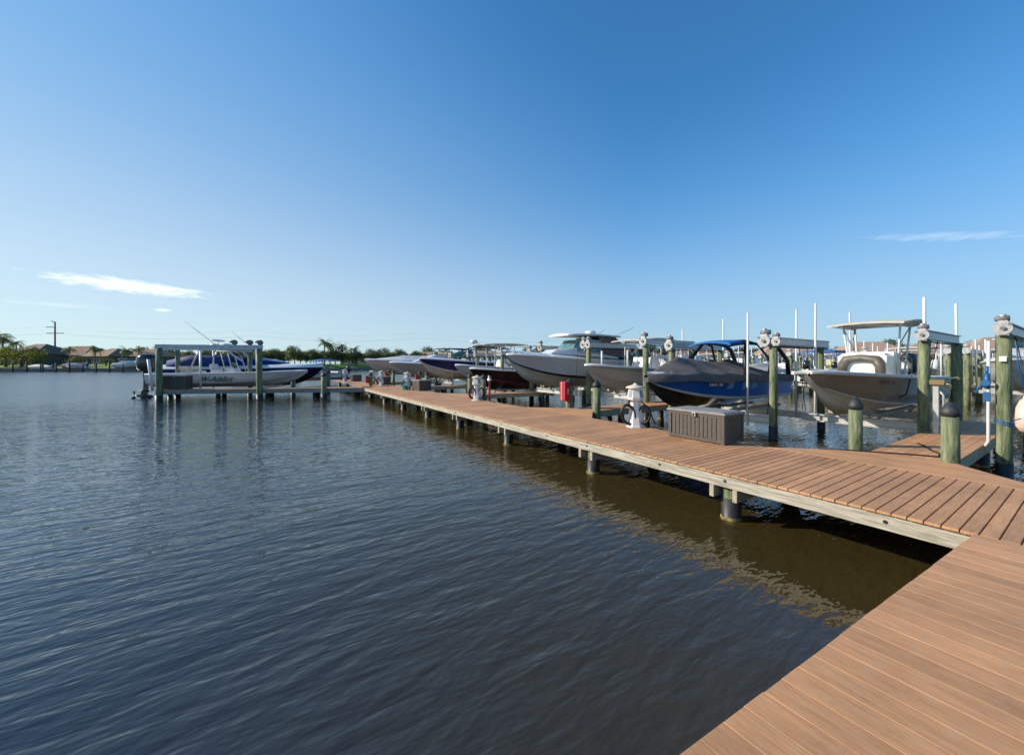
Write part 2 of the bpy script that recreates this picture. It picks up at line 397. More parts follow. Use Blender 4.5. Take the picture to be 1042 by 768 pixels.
for k in range(5): build_finger(k, [18.7, 16.2, 16.0, 16.0, 16.0][k])
def short_pile(x, y, zt, lab, k=0):
    t = thing('mooring_pile', lab, 'pile', (x, y, 0), 0, 'short mooring piles with black cone caps')
    r = .12 if y < 4 else .145; p = MB(); p.lathe([(r*1.05, WZ-1.2), (r*1.03, 0), (r, zt)], n=16, wob=.02); p.build('post', PILE, t)
    q = MB(); q.lathe([(r*1.13, WZ-1.2), (r*1.13, -.36)], n=14); q.build('pile_wrap', WRAP, t)
    q = MB(); q.lathe([(r*1.10, zt - .06), (r*1.14, zt + .03), (r*.98, zt + .07), (.04, zt + .2), (.0, zt + .21)], n=16); q.build('pile_cap', CAP, t)
pl = [(10.56, 1.60, .90, 'short green mooring pile with black cone cap, nearest one at the finger pier corner'),
      (10.95, 3.05, .86, 'short green mooring pile with black cone cap standing before the khaki boat hull'),
      (10.55, 10.5, .98, 'short green mooring pile with black cone cap left of the white lamp pedestal'),
      (10.6, 12.1, .98, 'short green mooring pile that carries the red extinguisher cabinet'),
      (10.6, 19.5, 1.0, 'short green mooring pile just right of the red standpipe'),
      (10.6, 21.2, 1.0, 'short green mooring pile just left of the lamp pedestal by the maroon boat'),
      (10.6, 28.6, 1.0, 'far short green mooring pile beside the blue and white boat'),
      (10.6, 30.2, 1.0, 'far short green mooring pile beside the white open boat bow'),
      (10.6, 37.7, 1.0, 'far short mooring pile behind the yellow hose'),
      (10.6, 39.3, 1.0, 'farthest short mooring pile on the right of the walkway')]
for p in pl: short_pile(*p)

# ------------------------------------------------------------------ boats
def hull_parts(root, L, B, H0, H1, side, bottom, top, rail, floor=.45, closed=False, stripe=None, camber=.12, foredeck=.0, tz=0, sternx=0, n=26, fl=.35, topband=False):
    """bow towards +x, stern at x = 0, keel at z = 0"""
    def prof(t):
        w = max(0, (t - .42) / .58); bs = B/2 * (1 - w**2.7)**.75 * (.94 + .06*min(1, t/.3)) if w < 1 else 0
        bs = max(bs, .035)
        zs = H0 + (H1 - H0) * t**1.7
        w2 = max(0, (t - .28) / .66); bc = max(.012, B/2 * .86 * (1 - w2**1.9)) if w2 < 1 else .012
        zk = 0 if t < .58 else ((t - .58)/.42)**3.6 * (zs - .12)
        zc = .30*H0 + (zs*.62) * max(0, (t-.35)/.65)**2.6
        zc = min(max(zc, zk + .02), zs - .08)
        return bs, zs, bc, zc, zk
    hb, rl, dk = MB(), MB(), MB()
    ringsH, ringsR, ringsD = [], [], []
    for i in range(n + 1):
        t = (i/n)**.85; bs, zs, bc, zc, zk = prof(t); x = t * L
        lerp = lambda a, b, q: a + (b - a) * q
        mid1 = (lerp(bc+.03, bs, .30 + .18*(1-t)), lerp(zc, zs, .42)); mid2 = (lerp(bc+.03, bs, .72), lerp(zc, zs, .76))
        half = [(0, zk), (bc*.5, lerp(zk, zc, .46)), (bc, zc - .01), (bc + .035*min(1, bs*4), zc), mid1, mid2, (bs, zs)]
        if stripe: half.insert(4, (lerp(bc+.03, mid1[0], .3), lerp(zc, mid1[1], .3)))
        ring = [(x, -p[0], p[1]) for p in half[::-1]] + [(x, p[0], p[1]) for p in half[1:]]
        ringsH.append(ring)
        rr = .035
        rg = []
        for s in (1, -1):
            pass
        ringsR.append([(x, bs - .01, zs - .05), (x, bs + rr, zs - .035), (x, bs + rr, zs + .03), (x, bs, zs + .055), (x, max(0, bs - .05), zs + .06), (x, max(0, bs - .05), zs)])
        gw = min(.17, bs*.8)
        if closed:
            q = [(bs-.015, zs + .05), (bs*.75, zs + .06 + camber*.55), (bs*.4, zs + .06 + camber*.9), (0, zs + .06 + camber)]
        elif t > 1 - foredeck:
            q = [(bs-.015, zs + .05), (bs*.75, zs + .08), (bs*.4, zs + .1), (0, zs + .11)]
        else:
            fz = max(floor, zc + .12) if t < .72 else max(zc + .12, floor + (t-.72)*1.2*(zs-floor))
            fz = min(fz, zs)
            mz = lerp(zc, zs, .42); wi = (bc + .03 + (mid1[0]-bc-.03)*max(0, (fz-zc)/(mz-zc))) if fz < mz else (mid1[0] + (bs-mid1[0])*(fz-mz)/(zs-mz))
            q = [(bs-.015, zs + .05), (bs - gw, zs + .065), (max(0, min(bs - gw - .04, wi - .06)), fz), (0, fz)]
        ringsD.append([(x, -a, z) for a, z in q] + [(x, a, z) for a, z in q[::-1][1:]])
    m = len(ringsH[0]) - 1; c = m // 2
    nb = 3
    bands = [0] * m
    for k in range(m):
        d = c - 1 - k if k < c else k - c        # 0 at the keel
        bands[k] = 1 if d < nb else (2 if (stripe and d == (c - 1 if topband else 3)) else 0)
    hb.loft(ringsH, 0, False, True, False, bands)
    r0 = ringsH[0]; o = len(hb.v); hb.v += r0; hb.f.append([o + k for k in range(len(r0))]); hb.m.append(0); hb.sm.append(False)
    h = hb.build('hull', [side, bottom, stripe or side], root)
    for s in (1, -1):
        rl.loft([[(p[0], p[1]*s, p[2]) for p in rg] for rg in ringsR], 0, True, True, True)
    rl.build('rub_rail', rail, root)
    dk.loft(ringsD, 0, False, False, False)
    o = len(dk.v); z = H0 + .05
    dk.box(-.02, .12, -B/2*.92, B/2*.92, H0*.55, H0 + .06)
    dk.build('deck', top, root)
    return prof
def outboard(parent, x, y, z, m=ENGB, tilt=0, sc=1.0, label=None):
    e = bpy.data.objects.new('outboard_motor', None); COL.objects.link(e); e.parent = parent; e.location = (x, y, z); e.rotation_euler = (0, tilt, 0); e.scale = (sc,)*3
    if label: e['label'] = label
    c = MB(); rings = []
    for zz, lx, ly, off in ((.28, .20, .15, -.02), (.36, .30, .21, -.03), (.62, .34, .235, -.05), (.82, .33, .22, -.05), (.95, .26, .17, -.02), (1.0, .14, .09, 0)):
        rings.append([(-.30 + off + lx*math.copysign(abs(math.cos(a))**.7, math.cos(a)), ly*math.copysign(abs(math.sin(a))**.7, math.sin(a)), zz) for a in [2*math.pi*k/14 for k in range(14)]])
    c.loft(rings); c.build('cowling', m, e)
    c = MB()
    c.loft([[(-.30 + lx*math.cos(a), ly*math.sin(a), zz) for a in [2*math.pi*k/12 for k in range(12)]] for zz, lx, ly in ((.3, .19, .14), (.0, .12, .09), (-.45, .10, .05), (-.52, .17, .06))])
    c.lathe([(.0, -.62), (.05, -.55), (.075, -.35), (.075, -.1), (.03, .0)], (0, 0, -.72), 10, axis='x')
    c.box(-.62, -.12, -.14, .14, -.53, -.505)
    c.add([(-.45, -.01, -.5), (-.18, -.01, -.5), (-.3, -.01, -1.0), (-.42, -.01, -1.0), (-.45, .01, -.5), (-.18, .01, -.5), (-.3, .01, -1.0), (-.42, .01, -1.0)],
          [(0, 1, 2, 3), (7, 6, 5, 4), (0, 4, 5, 1), (1, 5, 6, 2), (2, 6, 7, 3), (3, 7, 4, 0)])
    c.box(-.12, .06, -.12, .12, -.1, .22)
    c.build('lower_unit', m if m is ENGB else ENGW, e)
    c = MB()
    for k in range(3):
        a = 2*math.pi*k/3
        p = [(-.62, .03, 0), (-.58, .17, .10), (-.66, .19, .02), (-.66, .15, -.08), (-.64, .03, -.02)]
        q = [(x_, y_*math.cos(a) - z_*math.sin(a), y_*math.sin(a) + z_*math.cos(a) - .72) for x_, y_, z_ in p]
        q2 = [(x_-.012, y_, z_) for x_, y_, z_ in q]
        c.add(q + q2, [(0, 1, 2, 3, 4), (9, 8, 7, 6, 5)] + [(i, (i+1) % 5, 5+(i+1) % 5, 5+i) for i in range(5)])
    c.build('propeller', DARKM, e)
    return e
def ttop(root, x0, x1, w, z, zf, canvas=CREAM, legs=((0, 0), (1, 0)), lx=(.3, .3), curve=.07, thick=.05, frame=ALU):
    c = MB(); rings = []; nx = 8
    for i in range(nx + 1):
        t = i/nx; x = x0 + (x1 - x0)*t; zz = z + curve*math.sin(math.pi*t) - .06*t
        ww = w/2 * (1 - .10*(abs(2*t-1))**4)
        top = [(x, ww*s, zz + .06*(1 - s*s)) for s in (-1, -.95, -.5, 0, .5, .95, 1)]
        rings.append(top + [(p[0], p[1]*.995, p[2] - thick) for p in top[::-1]])
    c.loft(rings, 0, True, False); c.build('canopy', canvas, root)
    f = MB()
    xa, xb = x0 + (x1-x0)*.28, x0 + (x1-x0)*.72
    for s in (-1, 1):
        f.tube([(xa, s*w*.34, z-.03), (xa + lx[0], s*w*.26, zf)], .028)
        f.tube([(xb, s*w*.34, z-.03), (xb + lx[1], s*w*.26, zf)], .028)
        f.tube([(xa, s*w*.34, z-.07), (xb, s*w*.34, z-.08)], .024)
        f.tube([(xa, s*w*.34, z-.08), ((xa+xb)/2 + lx[0], s*w*.28, z-.75), (xb, s*w*.34, z-.08)], .018)
        f.tube([(x0+.1, s*w*.42, z-.02), (xa, s*w*.34, z-.12), (xb, s*w*.34, z-.12), (x1-.1, s*w*.42, z-.07)], .02)
    for q in (.12, .4, .65, .9):
        x = x0 + (x1-x0)*q; f.tube([(x, -w*.44, z-.04), (x, w*.44, z-.04)], .018)
    f.build('top_frame', frame, root)
def console(root, x, w, zf, h, seatm=VINYL, glass=True):
    c = MB()
    c.loft([[(x-.35, -w/2, z), (x+.55-.18*q, -w/2, z), (x+.55-.18*q, w/2, z), (x-.35, w/2, z)] for z, q in ((zf, 0), (zf+h*.6, .5), (zf+h, 1.6))], 0, True, False)
    co = c.build('console', GEL, root)
    if glass:
        g = MB(); g.loft([[(x+.28-.25*q, -w/2*.95, z), (x+.30-.25*q, -w/2*.95, z), (x+.30-.25*q, w/2*.95, z), (x+.28-.25*q, w/2*.95, z)] for z, q in ((zf+h, 0), (zf+h+.42, 1))], 0, True, False)
        g.build('windshield', GLASS, co)
    s = MB(); s.box(x+.56, x+1.0, -w*.42, w*.42, zf, zf+.45, bev=.03); s.build('front_bench', GEL, root); s = MB(); s.box(x-1.3, x-.85, -w*.5, w*.5, zf, zf+.75, bev=.05); s.box(x-1.38, x-1.22, -w*.5, w*.5, zf+.75, zf+1.15, bev=.04)
    s.build('seat', GEL, root)
    return co
def arch_pad(root, x, w, z, h):          # dark padded arch on the front of the console seat
    c = MB(); rings = []
    pts = [(-w/2, 0), (-w/2*.95, h*.55), (-w/2*.72, h*.92), (0, h), (w/2*.72, h*.92), (w/2*.95, h*.55), (w/2, 0)]
    inn = [(p[0]*.62, p[1]*.66) for p in pts]
    for i in range(len(pts)):
        a, b = pts[i], inn[i]
        rings.append([(x, a[0], z+a[1]), (x+.09, a[0], z+a[1]), (x+.09, b[0], z+b[1]), (x, b[0], z+b[1])])
    c.loft(rings, 0, True, True); c.build('seat_pad', VINYL, root)
def cover(root, prof, L, B, ridge, m, hang=.12, x0=0, x1=1, name='canvas_cover', nn=40, folds=.03):
    """a boat cover tented over a ridge line: ridge = [(t, height over the sheer)...]"""
    def rz(t):
        for (a, za), (b, zb) in zip(ridge, ridge[1:]):
            if a <= t <= b: q = (t-a)/(b-a); return za + (zb-za)*q
        return ridge[-1][1]
    c = MB(); rings = []
    for i in range(nn + 1):
        t = x0 + (x1-x0)*i/nn; bs, zs, _, _, _ = prof(min(t, 1)); x = t*L; h = rz(t)
        rg = []; K = 9
        up = []
        for k in range(K + 1):
            s = 1 - k/K                        # 1 at the edge, 0 at the ridge
            yy = (bs + .05) * s; zz = zs + .075 + h * (1 - s)**.85 - .10*h*math.sin(math.pi*s)
            zz += folds * math.sin(t*37 + s*5) * math.sin(math.pi*s) * (h*1.4) + folds*.7*math.sin(t*90 + s*9)*math.sin(math.pi*s)*h
            up.append((yy, zz))
        edge = [(bs + .055, zs - hang*(1 + .25*math.sin(t*21)))]
        half = edge + up
        rg = [(x, -a, z) for a, z in half] + [(x, a, z) for a, z in half[::-1][1:]]
        rings.append(rg)
    c.loft(rings, 0, False, True, False)
    for e in (0, -1):
        r = rings[e]; o = len(c.v); c.v += r; c.f.append([o+k for k in range(len(r))]); c.m.append(0); c.sm.append(False)
    return c.build(name, m, root)
def bow_to(bx, by, L, zk): return (bx + L, by, zk)      # root location for a boat pointing to -X

def regmarks(root, prof, L, t0, t1, H, s, m, sticker=True, zoff=-.22):
    """registration marks on the bow side, too small in the photo to read"""
    c = MB(); n = 7; q = MB()
    for i in range(n):
        t = t0 + (t1-t0)*i/n; b, zs, bc, zc, zk = prof(t); b2 = prof(t+.01)[0]
        y = s*(b + .012); x = t*L; wd = (t1-t0)*L/n*.62
        k = .72; y = s*((bc+.03) + (b-bc-.03)*.80 + .02); z = zs + zoff
        (q if (sticker and i == 2) else c).box(x, x+wd, min(y, y+s*.01), max(y, y+s*.01), z, z + .085)
    c.build('registration_marks', m, root)
    if sticker: q.build('sticker', RED, root)

# --- khaki centre console on the nearest lift
Lt = 8.8
t = thing('centre_console_boat', 'khaki brown centre console boat with cream T-top on the nearest lift', 'boat', bow_to(12.1, 4.32, Lt, .27), math.pi, 'boats on the lifts beside the walkway')
pf = hull_parts(t, Lt, 2.55, 1.02, 1.30, TAN, TANB, GEL, ALU, floor=.5, foredeck=.10, stripe=None)
c = MB(); rings = []                      # pale chine line
for s in (1, -1):
    rg = []
    for i in range(22):
        tt = .02 + .90*i/21; bs, zs, bc, zc, zk = pf(tt); x = tt*Lt; rg.append((x, s*(bc+.045), zc + .0))
    c.tube(rg, .02, 6)
c.build('spray_rail', CREAM, t)
console(t, 3.8, 1.15, .5, 1.42, glass=False); arch_pad(t, 4.92, 1.18, 1.2, .62)
c = MB(); c.box(4.15, 4.91, -.60, .60, .5, 1.86, bev=.10); c.build('front_seat', GEL, t)
c = MB(); c.box(1.9, 2.45, -.55, .55, .5, 1.15, bev=.05); c.box(1.85, 2.0, -.55, .55, 1.15, 1.75, bev=.05); c.build('leaning_post', VINYL, t)
ttop(t, 2.2, 4.75, 2.1, 2.86, .55, CREAM, lx=(.15, -.35), curve=.10, frame=PVC)
outboard(t, -.05, 0, .85, DARKM, 0, 1.1)
regmarks(t, pf, Lt, .70, .78, 1.2, 1, BLACKR); regmarks(t, pf, Lt, .70, .78, 1.2, -1, BLACKR)
c = MB(); bs = pf(.62); c.tube([(.62*Lt, bs[0]+.02, bs[1]+.06), (.60*Lt, (bs[2]+bs[0])/2+.1, .65), (.57*Lt, bs[2]-.25, bs[3]-.12)], .018, 6); c.build('tie_down_strap', BLACKR, t)
c = MB(); c.tube([(2.0, .9, 1.1), (1.9, .95, 2.55)], .012, 5); c.build('flag_staff', ALU, t)
vs = []; 
for i in range(6):
    q = i/5; vs += [(1.9 - .3*q, .95 + .04*math.sin(q*6), 2.52 - .16*q), (1.9 - .3*q, .95 + .04*math.sin(q*6), 2.24 - .2*q), (1.9-.3*q, .962+.04*math.sin(q*6), 2.52-.16*q), (1.9-.3*q, .962+.04*math.sin(q*6), 2.24-.2*q)]
fs = []
for i in range(5): a = i*4; b = a+4; fs += [(a, a+1, b+1, b), (a+2, b+2, b+3, a+3), (a, b, b+2, a+2), (a+1, a+3, b+3, b+1)]
c = MB(); c.add(vs, fs); c.build('red_flag', RED, t)
c = MB(); c.add([(p[0], p[1], p[2]) for p in [(1.86, .945, 2.44), (1.72, .93, 2.24), (1.69, .93, 2.27), (1.84, .945, 2.48), (1.86, 1.0, 2.44), (1.72, .995, 2.24), (1.69, .995, 2.27), (1.84, 1.0, 2.48)]], [(0, 1, 2, 3), (7, 6, 5, 4), (0, 4, 5, 1), (2, 6, 7, 3)])
c.build('flag_stripe', WHITEP, t)

# --- royal blue boat under a charcoal cover
Lb = 8.3
t = thing('wakeboard_boat', 'royal blue and black boat under a charcoal canvas cover with a blue bimini', 'boat', bow_to(11.1, 8.7, Lb, .08), math.pi, 'boats on the lifts beside the walkway')
ZB = .25; pf = hull_parts(t, Lb, 2.5, 1.17, 1.28, BLUE, BLACKG, GEL, DARKM, closed=True, stripe=GEL)
cover(t, pf, Lb, 2.5, [(0, .1), (.12, .25), (.36, .66), (.5, .5), (.78, .66), (.8, .64), (.97, .05), (1.0, .0)], CHAR, hang=.16, x0=.0, x1=1.0, folds=.09)
for s in (-1, 1):
    for pts, r_ in (([(2.3, s*1.22, .95), (2.0, s*1.15, 1.6), (2.6, s*.95, 2.25), (3.4, s*.85, 2.38)], .05), ([(4.1, s*1.22, 1.0), (3.9, s*1.1, 1.7), (3.4, s*.9, 2.34)], .07), ([(.3, s*1.12, 1.0), (.35, s*1.1, 1.6), (.9, s*1.0, 2.1), (1.9, s*.85, 2.38)], .09)):
        c = MB(); c.tube(pts, r_, 8); c.build('tower_leg', DARKM, t).location.z = .25
c = MB(); c.tube([(3.4, -.85, 2.38), (3.4, .85, 2.38)], .045, 8); c.build('tower_crossbar', DARKM, t).location.z = .25
c = MB(); rings = []
for i in range(13):
    q = i/12; x = 1.7 + 2.8*q; z = 2.32 + .13*math.sin(math.pi*q)**.6
    top = [(x, .85*s, z - .10*abs(s)**3) for s in (-1, -.8, -.4, 0, .4, .8, 1)]
    rings.append(top + [(p[0], p[1]*.99, p[2]-.03 - .03*abs(p[1])) for p in top[::-1]])
c.loft(rings, 0, True, True); c.build('bimini_top', BCAN, t).location.z = .25
regmarks(t, pf, Lb, .66, .74, 1.2, 1, WHITEP, zoff=-.30)
for a, b in ((.57, .6), (.44, .5), (.38, .43)):
    for s in (1,):
        p0, p1 = pf(a), pf(b); c = MB()
        f = lambda P, q: (P[2]+.03) + (P[0]-P[2]-.03)*q + .035
        c.add([(a*Lb, f(p0, .55), p0[3]+(p0[1]-p0[3])*.55), (b*Lb, f(p1, .5), p1[3]+(p1[1]-p1[3])*.45), (b*Lb+.1, f(p1, .85), p1[3]+(p1[1]-p1[3])*.8), (a*Lb+.1, f(p0, .85), p0[3]+(p0[1]-p0[3])*.85),
           (a*Lb, f(p0, .55)-.1, p0[3]+(p0[1]-p0[3])*.55), (b*Lb, f(p1, .5)-.1, p1[3]+(p1[1]-p1[3])*.45), (b*Lb+.1, f(p1, .85)-.1, p1[3]+(p1[1]-p1[3])*.8), (a*Lb+.1, f(p0, .85)-.1, p0[3]+(p0[1]-p0[3])*.85)],
          [(0, 1, 2, 3), (7, 6, 5, 4), (0, 4, 5, 1), (1, 5, 6, 2), (2, 6, 7, 3), (3, 7, 4, 0)])
        c.build('hull_graphic', LBCAN, t)

# --- grey centre console
Lg = 8.0
t = thing('centre_console_boat', 'slate grey centre console boat with taupe bottom left of the blue covered boat', 'boat', bow_to(12.9, 13.6, Lg, .42), math.pi, 'boats on the lifts beside the walkway')
pf = hull_parts(t, Lg, 2.5, 1.0, 1.32, TAUPE, TAUPE, GEL, GEL, floor=.5, foredeck=.12, stripe=SLATE, topband=True)
console(t, 3.6, 1.1, .5, 1.25)
ttop(t, 2.2, 5.2, 2.1, 2.62, .55, CREAM, lx=(.3, .3), curve=.12, frame=PVC)
for s in (-1, 1):
    c = MB(); c.tube([(6.0, s*.85, 1.15), (6.0, s*.85, 2.05)], .05, 8); c.build('rod_holder', PVC, t)
for s in (-.4, .4): outboard(t, -.05, s, .85, ENGW)

# --- big light grey cruiser with hardtop
Lw = 9.2
t = thing('cabin_cruiser', 'large light grey cruiser with white hardtop, radar dome and raked windshield', 'boat', bow_to(11.05, 17.7, Lw, .52), math.pi, 'boats on the lifts beside the walkway')
pf = hull_parts(t, Lw, 2.9, 1.38, 1.78, LGREY, BOTG, GEL, GEL, floor=.7, closed=True, stripe=DARKM, camber=.2)
c = MB(); c.loft([[(x, -w, z), (x, w, z), (x - d, w*.86, z + h), (x - d, -w*.86, z + h)] for x, w, z, d, h in ((6.6, .55, 1.85, .5, .25), (5.4, .95, 1.78, .7, .45), (4.0, 1.15, 1.7, .2, .45), (1.8, 1.2, 1.6, 0, .3))], 0, True, False); c.build('cabin', GEL, t)
c = MB()
fr = [(5.55, 0, 1.98), (5.3, .7, 1.98), (4.6, 1.08, 1.95), (3.3, 1.16, 1.92)]; tp = [(4.75, 0, 2.68), (4.6, .62, 2.68), (4.05, .95, 2.68), (3.3, 1.02, 2.66)]
for s in (-1, 1):
    for i in range(3):
        a, b, d, e = [Vector((p[0], p[1]*s, p[2])) for p in (fr[i], fr[i+1], tp[i+1], tp[i])]
        th = Vector((-.02, 0, 0)); c.add([a, b, d, e, a+th, b+th, d+th, e+th], [(0, 1, 2, 3), (7, 6, 5, 4), (0, 4, 5, 1), (1, 5, 6, 2), (2, 6, 7, 3), (3, 7, 4, 0)])
c.build('windshield', mat('pale_glass', (.10, .24, .25), .06, spec=.8), t)
c = MB()
for s in (-1, 1):
    c.tube([(p[0], p[1]*s, p[2]) for p in fr], .03, 6); c.tube([(p[0], p[1]*s, p[2]) for p in tp], .03, 6)
    for i in range(4): c.tube([(fr[i][0], fr[i][1]*s, fr[i][2]), (tp[i][0], tp[i][1]*s, tp[i][2])], .025, 6)
    c.tube([(3.9, s*1.1, 1.9), (2.9, s*1.02, 2.98)], .03, 6); c.tube([(2.2, s*1.15, 1.7), (2.2, s*1.0, 2.95)], .03, 6)
c.build('rail_frame', ALU, t)
for s in (-1, 1): c = MB(); c.tube([(8.8, s*.2, 1.86), (8.9, s*.2, 2.2), (7.9, s*.75, 2.25), (6.6, s*1.1, 2.15), (6.3, s*1.15, 1.85)], .014, 6); c.build('bow_rail', ALU, t)
c = MB(); rings = []
for i in range(9):
    q = i/8; x = 1.7 + 3.9*q; w = 1.3*(1 - .5*max(0, q-.6)**1.5*2.5)
    rings.append([(x, w*s, 2.98 + .08*(1-s*s) + .05*math.sin(math.pi*q)) for s in (-1, -.5, 0, .5, 1)] + [(x, w*s, 2.90 + .05*math.sin(math.pi*q)) for s in (1, 0, -1)])
c.loft(rings, 0, True, True); ht = c.build('hardtop', GEL, t)
c = MB(); c.lathe([(.32, 3.03), (.34, 3.1), (.34, 3.22), (.26, 3.3), (.0, 3.32)], (3.0, 0, .03), 18); c.build('radar_dome', GEL, ht)
c = MB(); c.tube([(2.0, 1.0, 3.0), (.5, 1.3, 3.55)], .014, 5); c.tube([(2.0, -1.0, 3.0), (.4, -1.3, 3.6)], .014, 5); c.build('outrigger', ALU, ht)
c = MB()
for s in (-1, 1): c.add([(3.3, s*1.12, 1.9), (1.0, s*1.22, 1.6), (1.9, s*1.05, 2.92), (3.3, s*1.02, 2.9), (3.3, s*1.10, 1.9), (1.0, s*1.20, 1.6), (1.9, s*1.03, 2.92), (3.3, s*1.0, 2.9)], [(0, 1, 2, 3), (7, 6, 5, 4), (0, 4, 5, 1), (1, 5, 6, 2), (2, 6, 7, 3), (3, 7, 4, 0)])
c.add([(1.0, -1.2, 1.6), (1.0, 1.2, 1.6), (1.9, 1.03, 2.92), (1.9, -1.03, 2.92), (-.2, -1.2, 1.5), (-.2, 1.2, 1.5)], [(0, 4, 5, 1), (4, 3, 2, 5), (0, 3, 4), (1, 5, 2)])
c.build('canvas_enclosure', TAUPEC, t)
c = MB(); c.box(3.5, 4.1, -.9, .9, 1.75, 2.3, bev=.06); c.build('helm_seat', mat('pink_towel', (.42, .08, .14), .8), t)
c = MB(); c.tube([(Lw-.25, 0, 1.72), (Lw+.12, 0, 1.6), (Lw+.05, 0, 1.35), (Lw-.2, .02, 1.2)], .03, 6); c.tube([(Lw-.1, -.16, 1.18), (Lw-.22, 0, 1.12), (Lw-.1, .16, 1.18)], .025, 6); c.build('anchor', DARKM, t)
for s in (-.45, .45): outboard(t, -.05, s, 1.15, ENGW)

# --- maroon boat
Lm = 7.4
t = thing('open_boat', 'dark maroon open boat with white rail beside the red standpipe', 'boat', bow_to(11.2, 22.4, Lm, .05), math.pi, 'boats on the lifts beside the walkway')
pf = hull_parts(t, Lm, 2.5, 1.12, 1.45, MAROON, MAROON, GEL, GEL, floor=.5, foredeck=.2, stripe=mat('red_boot_stripe', (.16, .02, .03), .4))
console(t, 3.2, 1.0, .5, 1.2); outboard(t, -.05, 0, .9, ENGB)
# --- small boat behind it, with T top
Ln = 8.2
t = thing('centre_console_boat', 'white centre console boat with cream T-top behind the maroon boat', 'boat', bow_to(12.2, 26.9, Ln, .35), math.pi, 'boats on the lifts beside the walkway')
pf = hull_parts(t, Ln, 2.5, 1.0, 1.35, GEL, TAUPE, GEL, GEL, floor=.5, foredeck=.12)
console(t, 3.9, 1.1, .5, 1.3); ttop(t, 2.2, 6.2, 2.3, 3.0, .55, CREAM, lx=(.2, .1), frame=PVC); outboard(t, -.05, 0, .9, ENGW)
# --- blue and white bow rider with arch and radar
Lr = 9.0
t = thing('bow_rider', 'navy blue over white boat with a swept arch and round dome', 'boat', bow_to(10.9, 31.2, Lr, .5), math.pi, 'boats on the lifts beside the walkway')
pf = hull_parts(t, Lr, 2.7, 1.35, 1.75, NAVY, BOTG, GEL, GEL, floor=.6, closed=True, stripe=GEL)
c = MB()
for s in (-1, 1): c.tube([(5.5, s*.9, 1.85), (4.6, s*.95, 2.5), (3.4, s*.9, 2.9), (2.0, s*1.0, 2.8)], .06, 8); c.tube([(2.8, s*1.1, 1.5), (3.3, s*1.0, 2.85)], .06, 8)
c.tube([(3.4, -.9, 2.9), (3.4, .9, 2.9)], .06); c.build('arch', DARKM, t)
c = MB(); c.tube([(4.2, 0, 2.6), (3.9, 0, 3.12)], .05); c.lathe([(.0, 3.1), (.3, 3.14), (.36, 3.24), (.28, 3.42), (0, 3.48)], (3.9, 0, 0), 14); c.build('radar_dome', GEL, t)
c = MB(); rings = [[(x, w*s, z + .05*(1-s*s)) for s in (-1, -.5, 0, .5, 1)] + [(x, w*s, z-.05) for s in (1, 0, -1)] for x, w, z in ((.6, 1.1, 2.7), (2, 1.15, 2.85), (3.4, 1.1, 2.9))]
c.loft(rings, 0, True, True); c.build('bimini_top', NCAN, t)
c = MB(); 
for s in (-1, 1): c.add([(6.2, 0, 1.95), (4.9, s*1.05, 1.85), (4.3, s*.95, 2.4), (5.4, 0, 2.4), (6.17, 0, 1.95), (4.87, s*1.03, 1.85), (4.27, s*.93, 2.4), (5.37, 0, 2.4)], [(0, 1, 2, 3), (7, 6, 5, 4), (0, 4, 5, 1), (1, 5, 6, 2), (2, 6, 7, 3)])
c.build('windshield', GLASS, t)
# --- white open bow
t = thing('bow_rider', 'pale taupe hulled boat with white deck and low windshield between the far slips', 'boat', bow_to(9.6, 35.4, 8.6, .5), math.pi, 'boats on the lifts beside the walkway')
pf = hull_parts(t, 8.6, 2.7, 1.15, 1.42, mat('pale_taupe_gelcoat', (.5, .46, .42), .3, coat=.3), TAUPE, GEL, GEL, floor=.6, closed=True)
c = MB(); c.loft([[(x, -w, z), (x, w, z), (x-d, w*.8, z+h), (x-d, -w*.8, z+h)] for x, w, z, d, h in ((6.4, .5, 1.5, .6, .2), (5.0, 1.0, 1.45, .6, .7), (3.0, 1.1, 1.4, .1, .6))], 0, True, False); c.build('cabin', GEL, t)
c = MB(); 
for s in (-1, 1):
    c.tube([(3.6, s*1.0, 1.9), (3.4, s*.9, 2.75)], .04); c.tube([(1.4, s*1.1, 1.3), (1.3, s*.9, 2.75)], .04)
c.build('top_frame', ALU, t)
c = MB(); c.loft([[(x, w*s, z + .05*(1-s*s)) for s in (-1, 0, 1)] + [(x, w*s, z-.05) for s in (1, 0, -1)] for x, w, z in ((.6, 1.1, 2.7), (2, 1.15, 2.8), (4.0, 1.1, 2.75))], 0, True, False); c.build('bimini_top', NCAN, t)
# --- last long grey boat
t = thing('covered_boat', 'long grey hulled boat under a pale cover at the end of the walkway', 'boat', bow_to(8.9, 42.3, 10.5, .6), math.pi, 'boats on the lifts beside the walkway')
pf = hull_parts(t, 10.5, 3.0, 1.3, 1.6, LGREY, TAUPE, GEL, GEL, floor=.6, closed=True)
cover(t, pf, 10.5, 3.0, [(0, .2), (.2, .7), (.6, .6), (.9, .1), (1, 0)], mat('pale_canvas', (.55, .55, .54), .8), hang=.02)

